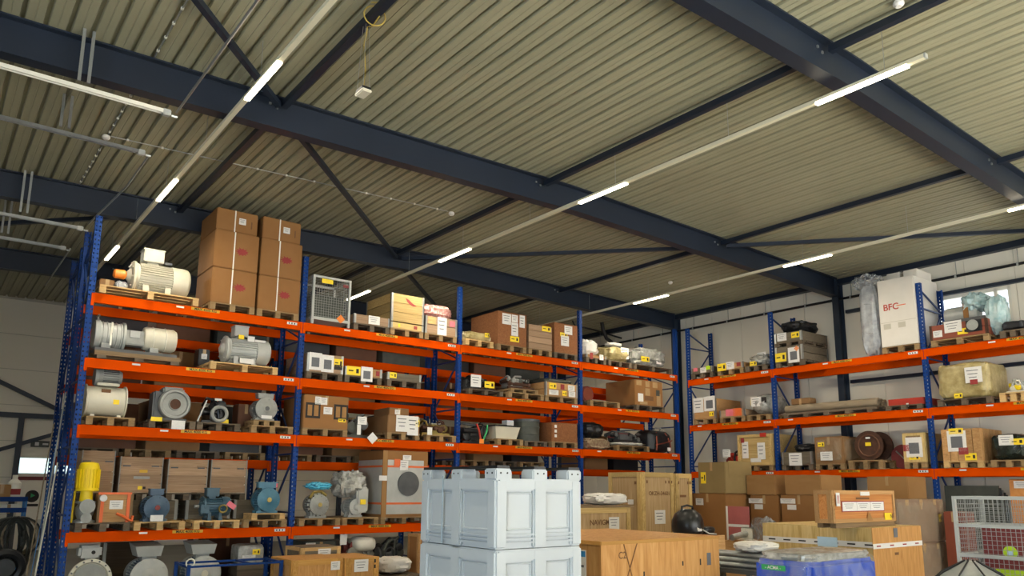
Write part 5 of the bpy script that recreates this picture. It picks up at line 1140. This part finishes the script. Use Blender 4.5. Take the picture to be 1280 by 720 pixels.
t = mesh_cage(s, 'grey wire mesh roll cage with lime and white signs inside', name='roll_cage', bar=.035, cell=.05, wire=.005, wmat='galv', rails=(s.h-.33, s.h-.66, s.h-.99, s.h-1.3)); cg = s
for k in range(4): MB().lathe([(.05, -.02), (.05, .02)], ((-.42, .42, -.42, .42)[k], (-.3, -.3, .3, .3)[k], .05), (1, 0, 0), 14).build('castor', 'black', t.o)
t = T('display_board', 'red brown board with lime strip and white strip in the roll cage', 'board', S(cg.x+.16, cg.y+.22, FL+.13, .62, .05, 1.3, -PI2)); t.u('board', 'darkred', (0, 0, .65), (.62, .03, 1.3)); t.u('lime_strip', 'lime', (-.02, -.02, .78), (.34, .008, .09)); t.u('white_strip', 'paper', (-.02, -.02, .62), (.34, .008, .06)); MB().lathe([(.075, 0), (.075, .008)], (-.02, -.016, 1.02), (0, -1, 0), 20).build('round_sign', 'lime', t.o); t.u('sign_eye', 'sky_label', (-.02, -.028, 1.01), (.06, .006, .05))
t = carton(S(cg.x-.1, cg.y-.2, FL+.125, .5, .2, .5, -PI2), 'dark box at the bottom of the roll cage', 'brownbox')
c = on(1000, 690, 1, 5.0); zt_ = .93
s = FB(938, 1012, 1098, 697, ztop=.93); s = pallet(S(s.x, s.y, FL, s.w, s.d, s.h, 0), 'the blue load in clear film', 'pal_mid', group='floor pallets on the right')
t = T('blue_load', 'blue plastic load with green print wrapped in clear film', 'load', s.size(h=s.h)); MB().box((0, 0, s.h*.47), (s.w*.96, s.d*.96, s.h*.94)).build('blue_crate', 'blue_drum', t.o, bevel=.05, seg=3); drape(t, 'film_clear', (s.w*1.0, s.d*1.0, s.h), (0, 0, .004), 71, 'stretch_film', .05, .25, .015); drape(t, 'silver_wrap', (s.w*.92, s.d*.92, .1), (0, 0, s.h*.93), 73, 'top_film', .1, .35, .03); t.face('green_print', 'green_label', 'L', .42, .86, .3, .055, .006, d0=.03); text('print', '- ACMA -', .05, 'paper', t.o, (-t.w/2-.04, .08*t.d, .86*t.h), -PI2)
c = on(1237, 704, 1, 3.0)
t = T('covered_machine', 'machine under a white tarpaulin tied with black straps', 'machine', S(c.x+.1, c.y+.2, FL, .8, .8, c.z-FL, 0)); h = t.h
MB().lathe([(.42, 0), (.44, h*.6), (.42, h*.78), (.25, h*.9), (.05, h)], n=8, smooth=False).build('tarpaulin', 'grey_cast', t.o)
for k in range(8): a_ = 2*math.pi*k/8; MB().tube([(.05*math.cos(a_), .05*math.sin(a_), h+.004), (.255*math.cos(a_), .255*math.sin(a_), h*.9+.012), (.43*math.cos(a_), .43*math.sin(a_), h*.78+.008), (.45*math.cos(a_), .45*math.sin(a_), h*.6)], .008, 6).build('black_strap', 'black', t.o)
# ================================================================== goods on the rack along the right wall
g = 'wooden pallets on the wall rack'
def RP(lv, pl, pr, pt, under, mat='pal_mid', d=1.1, off=-.05, **k): return pallet(R(lv, pl, pr, pt, d, off), under, mat, group=g, **k)
s = RP(3, 864, 891, 459, 'the small dark labelled box', 'pal_old'); t = planked(s, 'small dark box with labels at the start of the wall rack', 1, 'pal_old', 'collar_box'); t.face('label', 'tag_pink', 'F', .22, .7, .14, .1); t.paper(.58, .45, .2, .14); t.face('green_label', 'lime', 'F', .8, .75, .14, .1)
s = RP(3, 897, 929, 454, 'the low wooden box with a yellow label', 'pal_mid'); t = planked(s, 'low wooden box with yellow label and white sheet on the wall rack', 1, 'wood_crate', 'collar_box'); t.yellow(.18, .5, .28, .2); t.paper(.52, .6, .24, .2); t.face('red_print', 'ink_red', 'F', .84, .6, .12, .1)
s = RP(3, 932, 957, 441, 'the grey film wrapped part', 'pal_old'); t = wrapped(s.size(h=s.h), 'grey film wrapped part with a sheet on the wall rack', 'silver_wrap', 81, amp=.2, p=.8); t.yellow(.35, .2, .2, .12, d0=-.05); t.paper(.6, .85, .26, .16, d0=-.22)
s = RP(3, 970, 1004, 432, 'the lower grey collar crate', 'pal_old', d=1.15); q = s.size(h=s.h*.98); t = planked(q, 'lower grey collar crate with picture sheet on the wall rack', 2, 'wood_grey', 'collar_crate'); t.yellow(.2, .3, .3, .22); t.paper(.68, .35, .3, .38, pic=True); t.face('diamond_tag', 'orange_plastic', 'F', .8, .75, .1, .1, rot=.78)
s = pallet(above(q).size(h=.4), 'the upper grey collar crate on its twin', 'pal_old', group=g, h=.1); q = S(s.x, s.y, s.z, s.w, s.d, .24, s.rz); t = planked(q, 'upper grey collar crate stacked on its twin', 1, 'wood_grey', 'collar_crate'); t.paper(.28, .6, .26, .2); t.yellow(.78, .6, .22, .14)
sack(S(q.x, q.y, q.z+q.h+.003, q.w*.95, .95, .34, -PI2), 'black and dark red bag on the stacked collar crates', 'black', 83, p=.8)
s = RP(3, 1103, 1149, 348, 'the tall white crate with red letters', 'pal_mid', d=1.15)
t = carton(s, 'tall white crate with red letters on the wall rack', 'white_panel', 'white_crate', tape=False); text('lettering', 'BFC', .2, 'red', t.o, (-.16*t.w, -t.d/2-.004, t.h*.58)); t.face('panel_seam', 'wall_ridge', 'F', .5, .36, t.w*.96, .01, .003); t.face('print_mark', 'strap_orange', 'F', .62, .59, .2, .02, .003)
for u_ in (.2, .6): t.face('print_mark', 'wall_ridge', 'F', u_, .3, .16, .12, .003)
ty = above(s)
for y_, nm in ((.18, 'nearer the bubble wrap'), (-.2, 'nearer the window')): t = carton(S(s.x+.1, s.y+y_, s.z+s.h+.012, .3, .7, .2, -PI2), 'small white box on the tall white crate '+nm, 'white_panel', tape=False)
q = R(3, 1075, 1101, 340, .5, -.06); t = T('bubble_wrap_bundle', 'tall grey bundle in bubble wrap beside the white crate', 'bundle', q.size(h=q.h-.25))
MB().blob((0, 0, 0), (q.w*.92, .46, t.h), 85, .08, .6, 40, 4, .05).build('bubble_wrap', 'grey_wrap', t.o)
for z_ in (.3, .7): MB().ring((0, 0, z_*t.h), (.15, 0, 1), q.w*.47, .012).build('tie', 'film', t.o)
drape(t, 'film', (q.w*1.3, .5, .32), (-.06, 0, t.h-.1), 87, 'loose_film', .3, .8, .1)
s = RP(3, 1164, 1236, 395, 'the orange crate with a film covered machine', 'pal_mid', d=1.1)
t = planked(s.size(h=.32), 'low orange crate carrying a film covered machine near the window', 2, 'redbrown', 'wooden_crate', post='rust'); t.paper(.42, .75, .34, .24); t.paper(.14, .4, .18, .14); t.yellow(.58, .35, .2, .12); MB().lathe([(.03, 0), (.1, .01), (.11, .04)], (.28*t.w, -t.d/2-.04, .2), (0, -1, 0), 24).build('round_fan', 'galv', t.o); t.face('black_grille', 'black', 'F', .78, .6, .3, .24, .01)
q = S(s.x, s.y, s.z+.36, s.w*.95, .8, .4, -PI2); t = T('covered_machine', 'grey cylinder machine under aqua plastic film near the window', 'machine', q); MB().lathe([(.1, -.42), (.18, -.4), (.19, -.36), (.19, .2), (.15, .24)], (0, 0, .2), (1, 0, 0), 28).build('cylinder', 'grey_light', t.o); MB().box((0, 0, .04), (q.w*.8, .5, .08)).build('base', 'grey_dark', t.o); U('strap', 'card', t.o, (.05, -.2, .22), (.1, .02, .5)); drape(t, 'cyan_film', (.5, .56, .4), (.2, 0, .22), 91, 'aqua_film', .24, .85, .07); drape(t, 'cyan_film', (.4, .34, .8), (.5*s.w+.1, -.22, -.36), 92, 'hanging_film', .12, .7, .08)
s = RP(3, 1250, 1283, 415, 'the dark low load by the window', 'pal_old'); t = wrapped(s.size(h=.2), 'dark low covered load at the edge of the wall rack', 'black', 94, amp=.08, p=.4)
# middle level
s = RP(2, 867, 895, 499, 'the deep crate with white papers', 'pal_mid', d=1.15); t = planked(s, 'deep wooden crate with two white papers on the wall rack', 2, 'wood_crate', 'wooden_crate'); t.paper(.25, .72, .34, .4); t.paper(.75, .75, .36, .4, pic=True); t.yellow(.82, .22, .14, .12)
s = RP(2, 900, 931, 512, 'the low open box with pink parts', 'pal_mid'); t = planked(s, 'low grey framed box with pink and orange parts', 1, 'wood_brownslat', 'collar_box'); t.face('pink_label', 'tag_pink', 'F', .45, .6, .3, .18); t.face('orange_label', 'strap_orange', 'F', .72, .6, .26, .2)
s = RP(2, 934, 962, 491, 'the round film wrapped part', 'pal_mid'); t = wrapped(s, 'round part in silver film with a white sheet', 'silver_wrap', 96, amp=.08, p=.85); t.paper(.4, .6, .3, .24, d0=-.04); t.yellow(.12, .6, .12, .16, d0=-.16); t.face('black_label', 'ink', 'F', .74, .66, .14, .14, d0=-.06)
q = R(2, 976, 1095, 505, .9, -.02); t = T('long_skid', 'long flat wooden skid under the cardboard tubes', 'skid', S(q.x, q.y, q.z, q.w, .9, .13, q.rz))
for y in (-.35, 0, .35): t.u('runner', 'pal_old', (0, y, .1), (q.w, .12, .05))
for k in range(5): t.u('cross_beam', 'pal_old', (-q.w*.44+k*q.w*.22, 0, .037), (.12, .9, .075))
zz = q.z+.133
for k, (y, L, dx) in enumerate(((-.22, .97, .0), (0, .9, .04), (.22, .86, .06))):
    o = MB().lathe([(.06, 0), (.1, 0), (.1, q.w*L), (.06, q.w*L), (.06, .03)], (0, 0, 0), (1, 0, 0), 20).build('cardboard_tube', 'pipe_card'); o.rotation_euler = (0, 0, -PI2); o.location = (q.x+y, q.y+q.w*L/2-dx, zz+.1); tag(o, 'long grey cardboard tube lying on the wall rack', 'tube', 'cardboard tubes')
t = carton(S(q.x-.1, q.y+q.w*.32, zz+.205, .5, .3, .14, -PI2), 'small brown carton on the cardboard tubes', 'card_dark')
s = RP(2, 1107, 1152, 497, 'the flat red tray', 'pal_old', h=.1); t = T('tray', 'flat red metal tray on the wall rack', 'tray', S(s.x, s.y, s.z+.002, s.w*.98, .8, .14, s.rz)); t.u('floor', 'red', (0, 0, .01), (t.w, .8, .02))
for y in (-.39, .39): t.u('side', 'red', (0, y, .08), (t.w, .02, .14))
for x in (-1, 1): t.u('side', 'red', (x*t.w/2, 0, .08), (.02, .78, .14))
t.u('white_tag', 'paper', (.05*t.w, -.42, .0), (.05, .01, .08))
s = RP(2, 1172, 1240, 453, 'the large load in olive film', 'pal_old', d=1.1); t = wrapped(s, 'large load wrapped in olive tinted film with white sheet', 'olive_wrap', 101, amp=.06, p=.25, fold=.02); t.paper(.72, .62, .32, .32, d0=-.01); t.yellow(.4, .08, .16, .1, d0=-.03); t.face('red_label', 'ink_red', 'F', .72, .42, .14, .1)
s = RP(2, 1250, 1284, 486, 'the short pallet with a white bracket', 'pal_new', h=.18); t = machine(s.size(d=.6, h=.3), 'white bracket and yellow part at the edge of the wall rack', 103, ['cream', 'yellow', 'grey_light'], 'machine_part')
# lowest level
q = R(1, 898, 922, 559, .9, -.02); t = machine(q.size(h=.55), 'dark red and black machine with white papers on the wall rack', 105, ['darkred', 'black', 'red'], 'machine_unit', dense=1.4); t.paper(.45, .85, .24, .2, d0=-.02); t.paper(.4, .2, .24, .14, d0=.02)
s = RP(1, 924, 966, 543, 'the pale square crate', 'pal_mid'); t = panelled(s, 'pale square wooden crate with two tall sheets on the wall rack', 'wood_yellow', 'wooden_crate', 'wood_yellow', .07); t.paper(.22, .5, .18, .42, d0=.003); t.paper(.7, .45, .22, .42, d0=.003); t.face('red_label', 'red', 'F', .78, .97, .18, .1, d0=.02); t.face('label', 'paper', 'F', .52, .16, .3, .1, d0=.002); t.face('print_mark', 'ink_red', 'F', .16, .82, .1, .12, d0=.022)
s = RP(1, 978, 1016, 568, 'the grey collar box with a big white sheet', 'pal_old'); t = planked(s.size(h=.3), 'grey collar box with a big white sheet on the wall rack', 1, 'wood_grey', 'collar_box'); t.paper(.46, .4, .34, .3); sack(S(s.x, s.y, s.z+.305, s.w*.7, .6, .2, -PI2), 'black bag lying in the grey collar box', 'black', 107)
s = RP(1, 1020, 1056, 546, 'the film wrapped grey brown box', 'pal_mid'); t = carton(s, 'film wrapped grey brown box with white sheet on the wall rack', 'card_dark'); drape(t, 'film_warm', (t.w*1.02, t.d*1.02, t.h*1.0), (0, 0, .005), 109, 'stretch_film', .03, .2, .01); t.paper(.42, .28, .3, .2, d0=.02); t.yellow(.25, .72, .16, .1, d0=.02)
s = RP(1, 1061, 1104, 575, 'the dark cable reel', 'pal_mid', h=.2)
t = T('cable_reel', 'dark rusty cable reel with a yellow tag on the wall rack', 'reel', S(s.x-.1, s.y, s.z+.003, .6, .5, .66, -PI2)); MB().lathe([(.05, -.24), (.33, -.24), (.33, -.2), (.18, -.19), (.18, .19), (.33, .2), (.33, .24), (.05, .24)], (0, 0, .33), (0, 1, 0), 36).build('drum', 'rust', t.o); MB().ring((0, -.245, .33), (0, 1, 0), .24, .02).build('hub_ring', 'brownbox', t.o); t.u('yellow_tag', 'tag_yellow', (0, -.26, .36), (.13, .01, .08)); t.u('white_tag', 'paper', (0, -.26, .5), (.1, .01, .04))
q = R(1, 1104, 1127, 545, .6, .05); t = T('cable_reel', 'dark red cable reel leaning behind steel rods', 'reel', S(q.x+.3, q.y-.02, q.z+.004, .5, .4, .55, -PI2)); MB().lathe([(.05, -.1), (.27, -.1), (.27, -.06), (.17, -.05), (.17, .1), (.27, .11), (.27, .15), (.05, .15)], (0, 0, .275), (0, 1, .0), 36).build('drum', 'darkred', t.o); MB().bar((-.1, -.2, .4), (.3, -.3, .03), .025).build('rod', 'galv', t.o); MB().bar((.1, -.2, .42), (.34, -.28, .03), .025).build('rod', 'galv', t.o)
s = RP(1, 1131, 1158, 541, 'the narrow pale crate with a picture sheet', 'pal_mid'); t = panelled(s, 'narrow pale crate with a picture sheet beside the blue upright', 'ply_light', 'wooden_crate'); t.paper(.52, .5, .34, .42, pic=True); t.face('red_label', 'ink_red', 'F', .16, .48, .13, .14); t.yellow(.5, .14, .22, .08); t.face('print_mark', 'wood_skid', 'F', .5, .85, .3, .06, .003)
s = RP(1, 1180, 1229, 536, 'the tall planked crate with a picture sheet', 'pal_new'); t = planked(s, 'tall planked crate with picture sheet and yellow tags', 5, 'wood_crate', 'wooden_crate', post=None, vertical=True); t.paper(.4, .62, .36, .42, pic=True); t.yellow(.4, .93, .28, .12); t.yellow(.72, .12, .22, .14); t.face('purple_stain', 'ink_red', 'F', .55, .3, .18, .14)
s = RP(1, 1239, 1284, 542, 'the load in black film', 'pal_mid'); t = wrapped(s, 'load wrapped in black film at the edge of the wall rack', 'black_wrap', 111, amp=.08, p=.35, fold=.02); t.paper(.5, .75, .26, .2, d0=0.0); t.yellow(.8, .68, .24, .12, d0=0.0)
# under the wall rack
q = RX(Xr+.14, 1178, 1246, 607, d=.8); t = T('glass_sheet_rack', 'stack of grey framed sheets under the wall rack', 'sheets', q)
for k in range(5): t.u('framed_sheet', ('greenish', 'grey_dark', 'grey_cast')[k % 3], (0, -.3+k*.1, t.h/2-.02*k), (t.w, .03, t.h-.05*k))
q = RX(Xr+.14, 1262, 1286, 599, d=.8); t = panelled(q, 'orange brown crate under the wall rack edge', 'ply_red', 'wooden_crate'); t.paper(.7, .95, .3, .14)
q = RX(15.2, 1176, 1200, 640, d=.5); t = carton(S(q.x, q.y, FL, q.w, .5, q.h, q.rz), 'red brown carton between the wrapped stack and roll cage', 'redbrown')
# ================================================================== left edge: workshop corner
def corner(px, Y, z): return solve_x(px, Y, z)
Ys = 19.0; xs_ = corner(8, Ys, 1.2)
zt_ = solve_z(622, xs_, Ys)
t = T('tool_trolley', 'blue shelf trolley with bins at the left edge', 'trolley', S(corner(-4, Ys, 1.2), Ys, FL, 1.0, .5, zt_-FL, 0))
for x in (-.48, .48):
    for y in (-.22, .22): t.u('post', 'bluelight', (x, y, t.h/2), (.04, .04, t.h))
for z in (.3, t.h-.5, t.h-.28, t.h-.06): t.u('shelf', 'blue', (0, 0, z), (1.0, .48, .03)); t.u('shelf_lip', 'blue', (0, -.24, z+.04), (1.0, .02, .08))
trl = t
t = T('spray_canister', 'white canister with red print on the blue trolley', 'canister', S(corner(17, Ys-.1, 1.4), Ys, FL+trl.h-.04, .26, .26, .5, 0)); MB().lathe([(.12, 0), (.12, .34), (.05, .42), (.05, .5), (.0, .5)], n=20).build('body', 'whitemetal', t.o); MB().lathe([(.122, .1), (.122, .22)], n=20).build('label', 'ink_red', t.o)
t = carton(S(corner(1, Ys, 1.4), Ys, FL+trl.h-.04, .3, .3, .3, 0), 'cardboard box on the blue trolley', 'card_light'); t = carton(S(corner(10, Ys-.1, 1.1), Ys-.05, FL+trl.h-.255, .4, .3, .12, 0), 'white bin on the lower trolley shelf', 'whitemetal')
Yh = 17.6; xh = corner(16, Yh, .7); zt_ = solve_z(650, xh, Yh)
t = T('hose_stand', 'stand hung with loops of black and tan hose', 'hose stand', S(xh, Yh, FL, .8, .5, zt_-FL, 0)); t.u('post', 'grey_dark', (0, .1, t.h/2), (.06, .06, t.h)); t.u('base', 'grey_dark', (0, .1, .02), (.6, .5, .04)); t.u('arm', 'grey_dark', (0, 0, t.h), (.5, .25, .05))
rn = random.Random(5)
for k in range(16):
    w_ = rn.uniform(.12, .4); x_ = rn.uniform(-.12, .12); dp = rn.uniform(.55, .95)*t.h; y_ = rn.uniform(-.2, .05)
    pts = [(x_+w_*math.cos(a), y_+.03*math.sin(3*a), t.h-dp/2+.05+dp/2*math.sin(a)) for a in [2*math.pi*i/20 for i in range(21)]]
    MB().tube(pts, .016+.012*rn.random(), 7).build('hose_loop', rn.choice(['hose', 'hose', 'hose', 'pipe_card', 'greenish']), t.o)
t = T('wheel_reel', 'black wheel lying at the foot of the hose stand', 'wheel', S(corner(6, 16.9, .2), 16.9, FL, .6, .3, .6, 0)); MB().ring((0, 0, .36), (0, 1, .15), .26, .08).build('tyre', 'black', t.o); MB().lathe([(.16, -.05), (.16, .05)], (0, 0, .36), (0, 1, .15), 20).build('rim', 'grey_dark', t.o)
# long strips leaning on the end frame of the racks
for k, (dx, y0, y1, z1, m_, lb) in enumerate(((-.14, 15.3, 15.28, 2.6, 'bluelight', 'light blue strip leaning on the rack end'), (-.16, 15.6, 15.75, 2.9, 'pipe_card', 'tan wooden strip leaning on the rack end'), (-.12, 14.9, 15.05, 3.4, 'grey_light', 'pale steel strip leaning on the rack end'), (-.17, 14.6, 14.7, 2.2, 'strap_white', 'white plastic strip leaning on the rack end'))):
    o = MB().bar((-.18, 0, .02), (.0, y1-y0, z1), .02, .012).build('leaning_strip', m_); o.location = (X0+dx+.03, y0, FL); tag(o, lb, 'strip')
